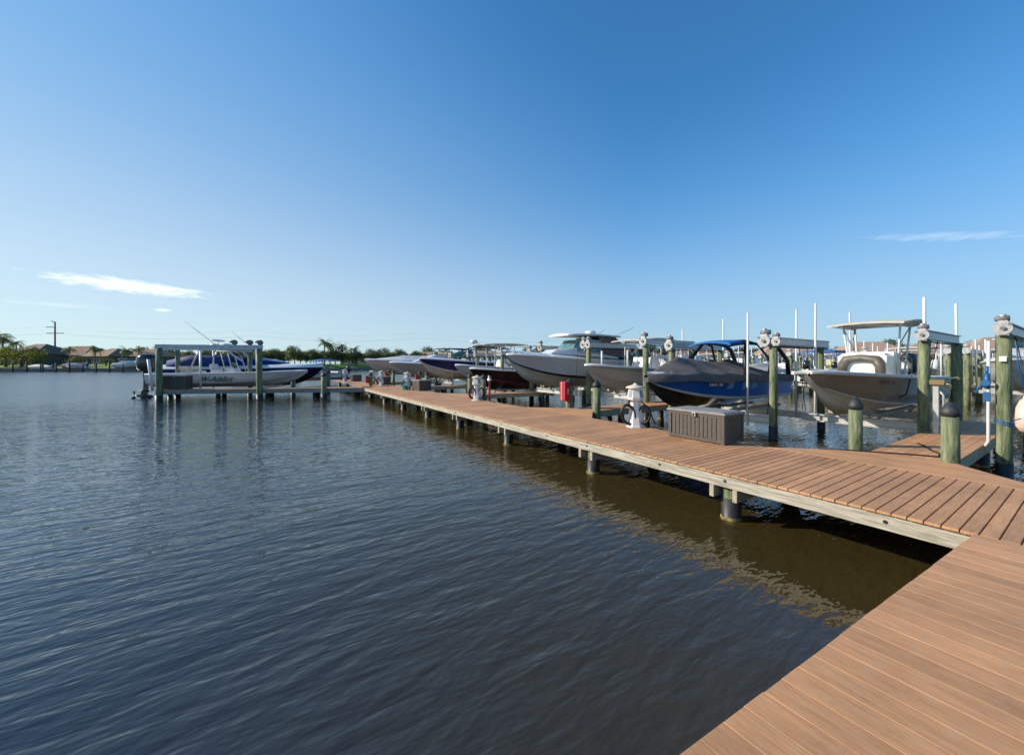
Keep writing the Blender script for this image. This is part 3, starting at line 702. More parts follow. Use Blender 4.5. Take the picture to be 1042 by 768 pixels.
# ------------------------------------------------------------------ lifts
def motor(parent, x, y, z, s=1, ax=-1):
    """gear case with round drum plate at the front end of a lift beam, faces -X"""
    m = MB()
    m.lathe([(.20, 0), (.21, .03), (.21, .06), (.17, .08)], (x - .08, y, z + .10), 18, axis='x')
    m.loft([[(x-.05, y-.12, z-.12), (x-.05, y+.12, z-.12), (x-.05, y+.19, z+.12), (x-.05, y+.09, z+.34), (x-.05, y-.09, z+.34), (x-.05, y-.19, z+.12)],
            [(x+.05, y-.12, z-.12), (x+.05, y+.12, z-.12), (x+.05, y+.19, z+.12), (x+.05, y+.09, z+.34), (x+.05, y-.09, z+.34), (x+.05, y-.19, z+.12)]], 0, True, False)
    o = m.build('lift_motor', GEAR, parent)
    d = MB(); d.lathe([(.06, 0), (.06, .06), (.0, .062)], (x - .14, y, z + .10), 12, axis='x')
    d.lathe([(.0, -.16), (.085, -.15), (.09, .1), (.06, .15), (.0, .16)], (x + .03, y + .02*s, z + .40), 12, axis='y')
    d.lathe([(.05, -.07), (.05, .07)], (x - .02, y - .15*s, z + .22), 8, axis='x'); d.build('motor_housing', mat('grey_motor', (.16, .16, .165), .5), o)
    d = MB(); d.lathe([(.0, -.06), (.07, -.055), (.07, .04), (.0, .05)], (x + .02, y, z + .49), 10, axis='z'); d.build('junction_box', GEAR, o)
    return o
def lift(lab, y0, y1, x0, x1, zc, xa, xb, own=(1, 1), poles=None, off=(0, 0), ztop=2.45, polez=3.2, zkeel=None, topb=(1, 1), mot=True, pr=.14, group='boat lifts beside the walkway'):
    yc = (y0 + y1)/2
    t = thing('boat_lift', lab, 'boat lift', (x0, yc, WZ), 0, group); X = lambda x: x - x0; Y = lambda y: y - yc; Zz = lambda z: z - WZ
    for i, y in enumerate((y0, y1)):
        if own[i]:
            for x in (x0, x1):
                o = pile_part('pile', t, X(x), Y(y), ztop, pr); o.location.z = -WZ
        if topb[i]:
            yb = Y(y) + off[i]
            b = MB()          # channel beam with flanges
            b.box(X(x0) - .12, X(x1) + .22, yb - .02, yb + .02, Zz(ztop) + .02, Zz(ztop) + .23)
            b.box(X(x0) - .12, X(x1) + .22, yb - .08, yb + .08, Zz(ztop) + .23, Zz(ztop) + .25)
            b.box(X(x0) - .12, X(x1) + .22, yb - .08, yb + .08, Zz(ztop) + .0, Zz(ztop) + .02)
            b.build('top_beam', GALV, t)
            if mot:
                m_ = motor(t, 0, 0, 0, 1 if i else -1); m_.location = (X(x0) - .18, yb, Zz(ztop) + .04); m_.scale = (.7 if pr < .13 else 1,)*3
            ce = y0 + .38 if i == 0 else y1 - .38
            w = MB()
            for x in (xa, xb): w.tube([(X(x), yb, Zz(ztop) + .05), (X(x), Y(ce), Zz(zc) + .1)], .012, 5)
            w.tube([(X(x0), yb, Zz(ztop) - .05), (X(x1), yb, Zz(ztop) - .05)], .022, 6)
            w.build('lift_cable', DARKM, t)
    for x in (xa, xb):
        b = MB(); b.box(X(x) - .10, X(x) + .10, Y(y0) + .3, Y(y1) - .3, Zz(zc) - .02, Zz(zc) + .02); b.box(X(x) - .02, X(x) + .02, Y(y0) + .3, Y(y1) - .3, Zz(zc) - .2, Zz(zc) - .02)
        b.box(X(x) - .10, X(x) + .10, Y(y0) + .3, Y(y1) - .3, Zz(zc) - .24, Zz(zc) - .2)
        b.build('cradle_beam', ALU, t)
    for s in (-1, 1):
        b = MB(); b.box(X(xa) - .5, X(xb) + .5, s*.55 - .06, s*.55 + .06, Zz(zc) + .14, Zz(zc) + .24)
        for x in (xa, xb): b.beam((X(x), s*.5, Zz(zc) + .0), (X(x), s*.62, Zz(zc) + .2), .1, .08)
        b.build('bunk', TIMBERX, t)
    for (px_, py_, pz) in (poles if poles is not None else [(x, y, polez) for x in (xa, xb) for y in (y0 + .38, y1 - .38)]):
        p = MB(); ln = rnd.uniform(-.05, .05)
        p.tube([(X(px_), Y(py_), Zz(zc) - .25), (X(px_) + ln*.2, Y(py_) + ln*.2, Zz(1.2)), (X(px_) + ln, Y(py_) + ln, Zz(pz))], .036, 10); p.build('guide_pole', PVC, t)
    return t
MID = [6.35, 15.55, 24.7, 33.8]
lift('galvanised boat lift with white guide poles holding the khaki boat', 2.72, 6.35, 14.85, 18.9, .02, 16.4, 19.9, own=(1, 1), off=(0, -.17), pr=.122,
     poles=[(16.3, 2.98, 3.75), (16.6, 5.75, 3.95), (19.9, 2.85, 3.85), (20.1, 5.75, 3.9)])
lift('galvanised boat lift holding the blue covered boat', 6.35, 10.3, 14.85, 18.7, -.14,  15.3, 18.2, own=(0, 1), off=(.2, 0),
     poles=[(14.45, 7.0, 3.6), (18.2, 6.95, 4.0), (18.2, 9.9, 3.9)])
lift('galvanised boat lift holding the slate grey boat', 11.75, 15.55, 15.0, 18.6, .25, 15.6, 18.5, own=(1, 1), off=(0, -.17), ztop=2.7, poles=[(18.5, 12.2, 3.6), (18.5, 15.1, 3.3)])
lift('galvanised boat lift holding the large grey cruiser', 15.55, 19.7, 15.0, 18.6, .3, 14.4, 17.8, own=(0, 1), off=(.2, 0), ztop=2.7, poles=[(17.8, 19.2, 3.4)])
lift('galvanised boat lift holding the maroon boat', 20.9, 24.7, 15.0, 18.6, -.15, 13.6, 17, off=(0, -.17), poles=[(17, 24.3, 3.2), (17, 21.3, 3.2)])
lift('galvanised boat lift behind the maroon boat under the cream topped console', 24.7, 28.7, 15.0, 18.6, .15, 14.6, 18, own=(0, 1), off=(.2, 0), poles=[(18, 25.1, 3.0), (18, 28.3, 3.2)])
lift('galvanised boat lift holding the navy and white boat', 30.1, 33.8, 15.0, 18.6, .3, 13.6, 17, off=(0, -.17), polez=2.3)
lift('galvanised boat lift holding the pale taupe boat', 33.8, 37.8, 15.0, 18.6, .3, 13.4, 17, own=(0, 1), off=(.2, 0), polez=2.2)
# empty lift whose front pile stands right of the finger pier
t = lift('boat lift at the right edge whose front pile carries blue fittings', -3.0, 1.27, 13.55, 18.6, -.05, 15.2, 17.9, own=(1, 1), polez=3.6, pr=.118, poles=[(17.9, .9, 3.6)])
c = MB(); yo = 1.27 + .865
c.tube([(-.12, yo + .2, 3.1), (-.14, yo + .2, 2.0), (-.14, yo + .2, .9), (-.1, yo + .27, .72), (.02, yo + .32, .68)], .03, 8); c.build('conduit', PVC, t)
c = MB(); c.lathe([(.045, 0), (.045, .34)], (-.15, yo + .22, 2.05), 10); c.lathe([(.07, -.05), (.07, .05)], (-.19, yo + .23, 2.18), 12, axis='x'); c.lathe([(.028, .3), (.028, .5)], (-.15, yo + .22, 2.05), 8)
c.tube([(-.17, yo + .22, 2.12), (-.17, yo + .34, 2.10), (-.17, yo + .36, 1.95)], .02, 6); c.box(-.19, -.12, yo + .17, yo + .27, 1.78, 1.98, bev=.01); c.build('water_valve', BLUEP, t)
c = MB()
for zz in (1.30, 1.35): c.tube([(.135*math.cos(a), yo + .135*math.sin(a), zz + .04*math.sin(a)) for a in [2*math.pi*k/16 for k in range(17)]], .014, 6)
c.tube([(.1, yo + .15, 1.35), (.5, yo + .0, 1.28), (1.6, yo - .1, 1.3)], .012, 6); c.build('blue_rope', BLUEP, t)
c = MB(); c.box(-.19, -.15, yo - .05, yo + .05, 2.65, 2.76); c.build('tag_plate', WHITEP, t)
# water pipe standing beside the near lift pile of the khaki boat
t = thing('water_pipe_stand', 'grey water pipe with brass tap beside the pile right of the khaki boat', 'pipe stand', (14.55, 2.45, 0))
c = MB(); c.box(-.05, .05, -.05, .05, 0, 1.25); c.tube([(.0, -.13, 0), (0, -.13, 1.0), (0, -.06, 1.1)], .025); c.build('post', ALU, t)
c = MB(); c.box(-.12, .06, -.16, .1, 1.25, 1.4, bev=.02); c.tube([(-.05, -.1, 1.3), (-.08, -.26, 1.28), (-.08, -.28, 1.18)], .02); c.build('tap', mat('dull_brass', (.3, .22, .1), .4, .6), t)
# fender
t = thing('fender_buoy', 'faded pink and white fender hanging beside the rightmost pile', 'fender', (15.6, 1.13, .12))
c = MB(); c.lathe([(.02, 0), (.10, .03), (.165, .16), (.175, .35), (.16, .6), (.10, .78), (.05, .83), (.04, .9)], n=16); c.build('bladder', PINK, t)
c = MB(); c.tube([(0, 0, .88), (-.1, .1, 1.6), (-.3, .14, 2.36)], .012, 6); c.build('rope', BLUEP, t)
# black cable on the near finger pier
c = MB(); pts = [(9.9, 3.35, .016), (10.3, 2.75, .016), (10.75, 2.1, .016), (10.9, 1.8, .016), (11.3, 1.85, .016), (11.65, 2.05, .016), (12.1, 2.2, .016), (12.3, 2.35, .02)]
c.tube(pts, .014, 6); tag(c.build('shore_cable', BLACKR), 'thin black cable lying across the nearest finger pier', 'cable')

# ------------------------------------------------------------------ walkway furniture
def dock_box(x0, y0, L=1.40, W=.84, H=.70, lab='', along='y', zz=0):
    t = thing('dock_box', lab, 'dock box', (x0, y0, zz), 0 if along == 'y' else math.pi/2, 'brown slatted dock boxes')
    b = MB()
    for i in range(1):
        b.box(.03, W-.03, .03, L-.03, .02, H-.06)
    n = 12
    for s in (0, 1):
        for i in range(n):
            ya = .09 + (L-.18)*i/n; yb = .09 + (L-.18)*(i+1)/n - .018
            xx = .012 if s == 0 else W - .03
            b.box(xx, xx + .018, ya, yb, .09, H-.12, bev=.003)
    m = 7
    for s in (0, 1):
        for i in range(m):
            xa = .09 + (W-.18)*i/m; xb = .09 + (W-.18)*(i+1)/m - .018
            yy = .012 if s == 0 else L - .03
            b.box(xa, xb, yy, yy + .018, .09, H-.12, bev=.003)
    for x in (0, W-.08):
        for y in (0, L-.08): b.box(x, x+.08, y, y+.08, 0, H-.06, bev=.006)
    for x in (0.004, W-.054): b.box(x, x+.05, .08, L-.08, .02, .09); b.box(x, x+.05, .08, L-.08, H-.12, H-.062)
    for y in (0.004, L-.054): b.box(.08, W-.08, y, y+.05, .02, .09); b.box(.08, W-.08, y, y+.05, H-.12, H-.062)
    b.build('bin', RESIN, t)
    l = MB(); l.box(-.03, W+.02, -.025, L+.025, H-.06, H, bev=.02); l.box(.05, W-.06, .06, L-.06, H, H+.012, bev=.006); l.build('lid', RESINT, t)
    l = MB(); l.box(-.045, -.005, L/2-.05, L/2+.04, H-.13, H-.03, bev=.01); l.lathe([(.03, 0), (.0, .03)], (-.045, L/2, H-.09), 8, axis='x'); l.build('latch', GEAR, t)
    return t
dock_box(8.53, 4.62, lab='large brown slatted dock box with grey lid in the middle of the walkway')
dock_box(8.62, 24.7, lab='brown dock box with grey lid beside the teal hose')
dock_box(8.35, 33.5, lab='brown dock box with grey lid beside the yellow hose')
dock_box(7.6, 41.5, lab='farthest brown dock box at the end of the walkway')
def coil(mb, c, d, R0, n, r, sag=1.3):
    """loops hanging in the vertical plane through the horizontal direction d"""
    pts = []; d = Vector((d[0], d[1], 0)).normalized(); nn = Vector((d.y, -d.x, 0))
    for k in range(n*18 + 1):
        a = 2*math.pi*k/18; rr = R0 + .012*math.sin(k*.7) + .012*math.sin(k*.11)
        pts.append(Vector(c) + d*(rr*math.cos(a)) + nn*(.03*(k/18)) + Vector((0, 0, rr*math.sin(a)*sag)))
    mb.tube(pts, r, 6)
def octa(prof, rot=.5): return [[(r*math.cos(a), r*math.sin(a), z) for a in [2*math.pi*(k+rot)/8 for k in range(8)]] for z, r in prof]
def pedestal(x, y, rz, lab, hose=BLACKR, detail=True):
    t = thing('power_pedestal', lab, 'power pedestal', (x, y, 0), 0, 'white shore power pedestals')
    c = MB(); c.loft(octa(((0, .27), (.03, .27), (.05, .235), (.35, .19), (.62, .15), (.78, .145))), 0, True, False); c.build('base', GEL, t)
    c = MB(); c.loft(octa(((.70, .145), (.78, .235), (.84, .245), (1.08, .20), (1.11, .20))), 0, True, False); h = c.build('head', GEL, t)
    for k in range(8):
        if k % 2: continue
        c = MB(); a = 2*math.pi*k/8; s = Vector((-math.sin(a), math.cos(a), 0)) * .06; inn = Vector((math.cos(a), math.sin(a), 0))
        p = [inn*r + Vector((0, 0, z)) + s*d for r, z, d in ((.230, .85, -1), (.230, .85, 1), (.194, 1.05, 1), (.194, 1.05, -1))]
        c.add(p + [v - inn*.03 for v in p], [(0, 1, 2, 3), (7, 6, 5, 4), (0, 4, 5, 1), (1, 5, 6, 2), (2, 6, 7, 3), (3, 7, 4, 0)])
        c.build('socket_panel', mat('grey_socket', (.2, .22, .25), .4), h)
    c = MB(); c.lathe([(.265, 1.10), (.27, 1.125), (.2, 1.165), (.07, 1.195), (.055, 1.235), (.0, 1.25)], n=20); c.build('cap', mat('cream_plastic', (.62, .55, .42), .5), h)
    c = MB(); coil(c, (-.27, .03, .36), (-.65, .75), .18, 5, .026, 1.45); c.tube([(-.12, .0, .80), (-.26, .02, .74), (-.27, .03, .6)], .026); c.build('hose_coil', hose, t)
    c = MB(); coil(c, (.10, -.22, .36), (.5, -.85), .17, 3, .02, 1.5); c.tube([(.05, -.13, .76), (.18, -.3, .55), (.22, -.45, .2), (.3, -.6, .03), (.2, -.85, .025), (.27, -1.2, .02), (.1, -1.5, .02)], .018); c.build('power_cable', BLACKR, t)
    return t
pedestal(8.95, 7.38, 0, 'white lamp pedestal with coiled black hose left of the large dock box')
pedestal(8.84, 16.9, 0, 'white lamp pedestal with dark hose beside the red standpipe', mat('maroon_hose', (.06, .015, .015), .5))
pedestal(8.45, 26.6, 0, 'white lamp pedestal with a teal hose', TEAL)
pedestal(8.1, 35.4, 0, 'white lamp pedestal with a yellow hose', YEL)
pedestal(7.0, 42.5, 0, 'far white lamp pedestal near the end of the walkway')
def heap(x, y, m, lab):
    c = MB(); pts = [(.22*math.cos(k*.6)*(1 - .006*k), .16*math.sin(k*.6)*(1-.004*k), .02 + .0055*k) for k in range(60)]; c.tube(pts, .022, 6)
    tag(c.build('coiled_hose', m, None, (x, y, 0)), lab, 'hose')
heap(8.15, 26.2, TEAL, 'teal garden hose heaped on the deck beside the far dock box')
heap(7.95, 34.9, YEL, 'yellow garden hose heaped on the deck beside a dock box')
# red standpipe
t = thing('fire_standpipe', 'thin red fire standpipe with silver valve head', 'standpipe', (9.22, 16.35, 0))
c = MB(); c.lathe([(.1, 0), (.1, .02), (.055, .03), (.055, .92)], n=12); c.build('riser', RED, t)
c = MB(); c.lathe([(.075, .92), (.1, .98), (.1, 1.05), (.05, 1.1), (.05, 1.14), (.085, 1.16), (.085, 1.2), (0, 1.21)], n=12); c.lathe([(.05, -.14), (.05, 0)], (0, 0, 1.02), 10, axis='y'); c.build('valve_head', mat('chrome', (.6, .6, .58), .25, .9), t)
# red extinguisher cabinets
def cabinet(x, y, z, lab, big=True):
    t = thing('extinguisher_cabinet', lab, 'fire extinguisher cabinet', (x, y, z), 0, 'red fire extinguisher cabinets')
    c = MB(); c.box(-.25, 0, -.18, .18, 0, .78, bev=.02); c.build('box', RED, t)
    c = MB(); c.box(-.272, -.252, -.165, .165, .03, .75, bev=.006); c.build('door', RED, t)
    if not big: t.scale = (.75,)*3
    if big:
        textobj('FIRE EXTINGUISHER', .082, WHITEP, t, Matrix.Translation((-.275, .05, .39)) @ Matrix.Rotation(R(-90), 4, 'Z') @ Matrix.Rotation(R(90), 4, 'X') @ Matrix.Rotation(R(90), 4, 'Z'))
        textobj('FIRE', .13, WHITEP, t, Matrix.Translation((-.12, -.183, .39)) @ Matrix.Rotation(R(90), 4, 'X') @ Matrix.Rotation(R(90), 4, 'Z'))
cabinet(10.41, 12.0, .30, 'red extinguisher cabinet with white lettering on the short pile before the grey cruiser')
cabinet(10.41, 30.1, .35, 'small red extinguisher cabinet on a far pile beside the navy and white boat', False)
cabinet(10.41, 39.3, .35, 'farthest red extinguisher cabinet on the last short pile', False)

# ------------------------------------------------------------------ left dock, running square to the view
A0 = Vector(out(366, 29.0) + (0,)); A1 = Vector(out(158, 26.6) + (0,))
LD = (A1 - A0).normalized(); LN = Vector((-LD.y, LD.x, 0)) ; LN = LN if LN.dot(Vector((SA, CA, 0))) > 0 else -LN
LROT = math.atan2(LD.y, LD.x); LL = (A1 - A0).length
def side_dock():
    t = thing('side_dock', 'narrow brown dock leading left from the walkway to the white skiff', 'dock', (A0.x, A0.y, 0), LROT)
    s = 1 if (Matrix.Rotation(LROT, 3, 'Z') @ Vector((0, 1, 0))).dot(LN) > 0 else -1
    d = MB(); x = -.8
    while x < LL:
        d.box(x, x + .13, min(0, s*1.3), max(0, s*1.3), -.032, 0); x += .136
    d.build('decking', DECKY, t)
    b = MB(); b.box(-.8, LL, -.03 if s > 0 else -.03, .03, -.32, -.035); b.build('fascia_beam', mat('grey_timber', (.20, .19, .17), .8, col2=(.3, .28, .25), scale=6), t)
    b = MB(); b.box(-.8, LL, s*1.3-.03, s*1.3+.03, -.3, -.035); b.build('fascia_beam', TIMBER, t)
    for xx in (.3, 3.2, 6.4, 9.6, 12.6):
        for yy in (.25, 1.0): pile_part('dock_pile', t, xx, s*yy, -.04, .13, wraptop=-.4)
    return t, s
SD, SS = side_dock()
def LP(along, back, z=0): p = A0 + LD*along + LN*back; return (p.x, p.y, z)
def tall_pile(along, back, zt, lab, r=.17, cap=False, group='piles along the side dock'):
    t = thing('dock_post', lab, 'pile', LP(along, back), 0, group)
    p = MB(); p.lathe([(r*1.05, WZ-1.2), (r, zt)], n=14, wob=.02); p.build('post', PILE, t)
    q = MB(); q.lathe([(r*1.12, WZ-1.2), (r*1.12, -.36)], n=14); q.build('pile_wrap', WRAP, t)
    if cap:
        q = MB(); q.lathe([(r*1.12, zt-.06), (r*1.16, zt+.03), (.03, zt+.2), (0, zt+.21)], n=14); q.build('pile_cap', CAP, t)
tall_pile(2.45, -.18, .95, 'green pile with black cap standing in front of the side dock', .19, True)
tall_pile(3.0, 1.6, .95, 'green pile with black cap on the rear edge of the side dock', .17, True)
tall_pile(6.2, 4.6, 1.0, 'green pile with black cap beyond the dark cruiser bow', .17, True)
tall_pile(4.3, 7.8, 1.0, 'green capped pile far behind the side dock', .17, True)
# lift of the skiff
def skiff_lift():
    t = thing('boat_lift', 'dark framed boat lift around the white skiff with long top beam', 'boat lift', LP(0, 0, WZ), LROT, 'boat lifts on the side dock')
    s = SS; zt = 2.88
    a0, a1 = LL - 6.6, LL - .35
    for a in (a0, a1):
        o = pile_part('pile', t, a, -.2*s, zt, .19); o.location.z = -WZ
    for a in (a0+.2, a1 - 0.9):
        for bk in (4.3,):
            o = pile_part('pile', t, a + 2.4, bk*s, zt, .16); o.location.z = -WZ
    for bk in (-.2, 4.3):
        e_ = 0 if bk < 1 else 2.4; b = MB(); b.box(a0-.2+e_, a1+.2+e_, bk*s-.09, bk*s+.09, zt - WZ + .0, zt - WZ + .24); b.build('top_beam', GALV, t)
    for a in (a0 + .2, a1 - .2):
        b = MB(); b.box(a-.06, a+.06, min(0, 4.4*s), max(0, 4.4*s), zt-WZ+.25, zt-WZ+.4) if False else b.box(a-.08, a+.08, min(.2*s, 4.1*s), max(.2*s, 4.1*s), .75, .95); b.build('cradle_beam', ALU, t)
    for q, (a, bk, z1) in enumerate(((a1+.9, .6, 2.1), (a0 + .9, 1.5, 2.95), (a1 - 1.2, 3.9, 2.8), (a1 - 1.55, 1.6, 2.7), (a1-.75, 3.0, 2.8))):
        p = MB(); p.tube([(a, bk*s, .7), (a + (.25 if q == 0 else 0), bk*s, z1 - WZ)], .06 if q else .09, 8); p.build('guide_pole', PVC, t)
    for a in (a0-.05, a0 + .6, a0 + 1.6):
        m = MB(); m.lathe([(.17, -.1), (.2, 0), (.17, .1)], (a, -.2*s, zt-WZ+.42), 12, axis='y'); m.lathe([(0, -.2), (.1, -.19), (.1, .2), (0, .21)], (a+.15, -.1*s, zt-WZ+.5), 10, axis='x'); m.build('lift_motor', mat('grey_motor', (.16, .16, .165), .5), t)
skiff_lift()
# white skiff, bow to the right
def place_left(root, bow_along, back, L, z):    # boat x axis runs from stern (far left) to bow (right)
    p = LP(bow_along + L, back); root.location = (p[0], p[1], z); root.rotation_euler = (0, 0, LROT + math.pi)
t = thing('skiff', 'long white flats skiff with green lettering and tilted black outboard', 'boat'); Ls = 10.6
place_left(t, 4.55, 2.9, Ls, .02)
pf = hull_parts(t, Ls, 2.4, 1.0, 1.2, mat('pale_blue_white_gelcoat', (.62, .66, .70), .25, coat=.3), BOTG, GEL, GEL, floor=.6, foredeck=.25)
console(t, 5.2, .9, .6, .85); 
c = MB()
for s in (-1, 1):
    c.tube([(5.0, s*.5, .9), (4.6, s*.5, 2.75)], .035); c.tube([(5.9, s*.5, 1.2), (5.6, s*.5, 2.3), (5.3, s*.48, 2.75)], .035)
    c.tube([(4.4, s*.6, 2.75), (6.8, s*.6, 2.75)], .03)
c.tube([(4.4, -.6, 2.75), (4.4, .6, 2.75)], .03); c.tube([(6.8, -.6, 2.75), (6.8, .6, 2.75)], .03)
c.build('tower_frame', PVC, t)
c = MB(); c.tube([(4.2, .6, 2.85), (1.4, .9, 5.1)], .018, 5); c.tube([(6.6, .6, 2.85), (4.7, .9, 4.3)], .018, 5); c.build('fishing_rod', DARKM, t)
c = MB(); c.box(4.5, 6.9, -.62, .62, 2.77, 2.83, bev=.02); c.build('canopy', DARKM, t)
c = MB()
for x in (1.9, 2.6): c.box(x, x+.5, -.55, .55, .6, 1.25, bev=.06); c.box(x-.08, x+.06, -.55, .55, 1.25, 1.6, bev=.05)
c.build('bench_seat', CREAM, t)
outboard(t, -.05, 0, .62, ENGB, R(5), 1.85, 'black outboard motor tilted up out of the water')
b = pf(.42)
textobj('W-Addict', .54, GREENT, t, Matrix.Translation((.435*Ls, -(b[2] + (b[0]-b[2])*.66 + .05), .62)) @ Matrix.Rotation(R(90 - 4), 4, 'X'), shear=.4, ext=.01)
place = t
# dark express cruiser behind it
t = thing('express_cruiser', 'dark navy cruiser with blue canvas and white stripe behind the skiff', 'boat'); Lc = 12.5
place_left(t, 4.6, 7.4, Lc, -.2)
pf = hull_parts(t, Lc, 3.4, 1.55, 1.72, NAVY, BLACKG, GEL, GEL, closed=True, camber=.3, stripe=None)
c = MB(); c.loft([[(x, -w, z), (x, w, z), (x-d, w*.7, z+h), (x-d, -w*.7, z+h)] for x, w, z, d, h in ((10.2, .3, 1.85, .5, .15), (8.0, 1.0, 1.85, .6, .5), (6.0, 1.3, 1.8, .3, .75), (2.5, 1.4, 1.7, 0, .7))], 0, True, False); c.build('cabin', NAVY, t)
c = MB(); c.loft([[(x, -w, z), (x, w, z), (x, w*.85, z+h), (x, -w*.85, z+h)] for x, w, z, h in ((6.6, 1.0, 2.4, .1), (5.0, 1.35, 1.95, .75), (2.5, 1.4, 1.8, .95), (.6, 1.3, 1.65, .6))], 0, True, True); c.build('canvas_enclosure', mat('mid_blue_canvas', (.006, .022, .09), .75, col2=(.014, .06, .22), scale=2), t)
c = MB()
for s in (-1, 1): c.tube([(6.4, s*1.3, 2.2), (4.8, s*1.3, 3.35), (2.6, s*1.3, 3.45)], .07); c.tube([(2.6, s*1.4, 1.8), (3.2, s*1.3, 3.4)], .07)
c.tube([(4.2, -1.3, 3.42), (4.2, 1.3, 3.42)], .06); c.tube([(2.8, -1.3, 3.45), (2.8, 1.3, 3.45)], .06)
c.build('arch', GEL, t)
c = MB(); 
for x in (3.4, 4.6): c.lathe([(.0, .0), (.34, .05), (.34, .18), (.2, .26), (0, .28)], (x, 0 if x > 4 else .4, 3.5), 14)
c.tube([(3.9, 0, 3.4), (3.9, 0, 4.1)], .03); c.box(3.3, 4.9, -.05, .05, 3.6, 3.64) ; c.box(3.7, 4.1, -.6, .6, 3.95, 4.1, bev=.03); c.tube([(5.0, .4, 3.5), (6.2, .6, 3.62)], .02)
c.build('radar', GEL, t)
c = MB(); c.add([(9.6, -.2, 2.1), (8.8, -.5, 2.25), (7.6, -.7, 2.5), (7.3, .7, 2.5), (8.8, .5, 2.25), (9.6, .2, 2.1)] + [(9.6, -.2, 2.03), (8.8, -.5, 2.15), (7.6, -.7, 2.3), (7.3, .7, 2.3), (8.8, .5, 2.15), (9.6, .2, 2.03)], [(0, 1, 4, 5), (1, 2, 3, 4), (6, 7, 10, 11), (7, 8, 9, 10), (0, 6, 7, 1), (1, 7, 8, 2), (2, 8, 9, 3), (3, 9, 10, 4), (4, 10, 11, 5), (5, 11, 6, 0)]); c.build('bow_cover', LBCAN, t)
# dock box on the side dock
b = LP(LL - .6, .12)
t = dock_box(b[0], b[1], L=1.4, W=.8, H=.98, lab='dark grey dock box at the far left end of the side dock'); t.rotation_euler = (0, 0, LROT + math.pi + (math.pi/2 if SS < 0 else math.pi/2)); 
p = LP(LL - 1.75, .15); t.location = (p[0], p[1], 0)
t.rotation_euler = (0, 0, LROT - math.pi/2) ; 
for o in t.children:
    pass
p = LP(-.4, 2.2); short_pile(p[0], p[1], .9, 'short mooring pile with a red cabinet where the side dock meets the walkway'); cabinet(p[0] - .19, p[1] - .05, .25, 'small red extinguisher cabinet where the side dock meets the walkway', False)
pedestal(*LP(-1.2, 2.6)[:2], 0, 'white lamp pedestal right behind the small red cabinet', mat('navy_hose', (.01, .015, .06), .5))

# ------------------------------------------------------------------ second marina dock behind, with its boats
def far_dock(name, x0, x1, y0, y1, lab):
    t = thing(name, lab, 'dock', (x0, 0, 0), 0)
    d = MB(); y = y0
    while y < y1: d.box(0, x1-x0, y, y+.44, -.05, 0); y += .45
    d.build('decking', DECKX, t)
    b = MB(); b.box(.02, .08, y0, y1, -.34, -.052); b.box(x1-x0-.08, x1-x0-.02, y0, y1, -.34, -.052); b.build('fascia_beam', TIMBER, t)
    y = y0 + 1
    while y < y1:
        for xx in (.3, x1-x0-.3): pile_part('dock_pile', t, xx, y, -.06, .14, wrap=False)
        y += 4
far_dock('far_walkway', 44, 46.5, -6, 95, 'long brown walkway of the second dock behind the near slips')
far_dock('far_walkway', 74, 76.5, -6, 120, 'long brown walkway of the third dock, far behind')
# prototypes
def proto_cc(side, canvas, name='centre_console_boat', eng=ENGW, L=8.0, z=0):
    t = thing(name, 'x', 'boat'); t.location = (0, 0, z)
    hull_parts(t, L, 2.5, 1.0, 1.35, side, BOTG, GEL, GEL, floor=.5, foredeck=.12, n=14)
    console(t, 3.8, 1.1, .5, 1.2); ttop(t, 2.3, 5.2, 2.2, 2.65, .55, canvas, lx=(.2, .1), frame=PVC); 
    for s in (-.38, .38): outboard(t, -.05, s, .85, eng)
    return t
def proto_cov(side, canvas, L=7.6):
    t = thing('covered_boat', 'x', 'boat')
    pf = hull_parts(t, L, 2.5, .95, 1.2, side, TAUPE, GEL, GEL, closed=True, n=14)
    cover(t, pf, L, 2.5, [(0, .1), (.15, .5), (.45, .75), (.75, .6), (1, 0)], canvas, nn=14)
    outboard(t, -.05, 0, .8, ENGB)
    return t
def proto_cruise(side, L=10):
    t = thing('cabin_cruiser', 'x', 'boat')
    hull_parts(t, L, 3.0, 1.35, 1.75, side, BOTG, GEL, GEL, closed=True, camber=.2, n=14)
    c = MB(); c.loft([[(x, -w, z), (x, w, z), (x-d, w*.8, z+h), (x-d, -w*.8, z+h)] for x, w, z, d, h in ((7.4, .5, 1.85, .6, .2), (5.6, 1.0, 1.8, .7, .7), (2.2, 1.2, 1.6, 0, .7))], 0, True, False); c.build('cabin', GEL, t)
    c = MB(); c.loft([[(x, -w, z), (x, w, z), (x-d, w*.8, z+h), (x-d, -w*.8, z+h)] for x, w, z, d, h in ((5.2, .95, 2.5, .5, .42), (2.6, 1.05, 2.4, 0, .5))], 0, True, False); c.build('windshield', GLASS, t)
    c = MB(); c.box(1.8, 4.9, -1.15, 1.15, 2.98, 3.06, bev=.03); c.build('hardtop', GEL, t)
    for s in (-1, 1):
        c = MB(); c.tube([(2.0, s*1.05, 1.7), (2.0, s*1.0, 3.0)], .03); c.tube([(4.3, s*.85, 2.8), (4.5, s*.9, 3.0)], .03); c.tube([(9.3, s*.2, 1.9), (9.2, s*.25, 2.3), (7.5, s*.9, 2.3), (6.4, s*1.15, 1.9)], .02, 5); c.build('rail_frame', ALU, t)
    return t
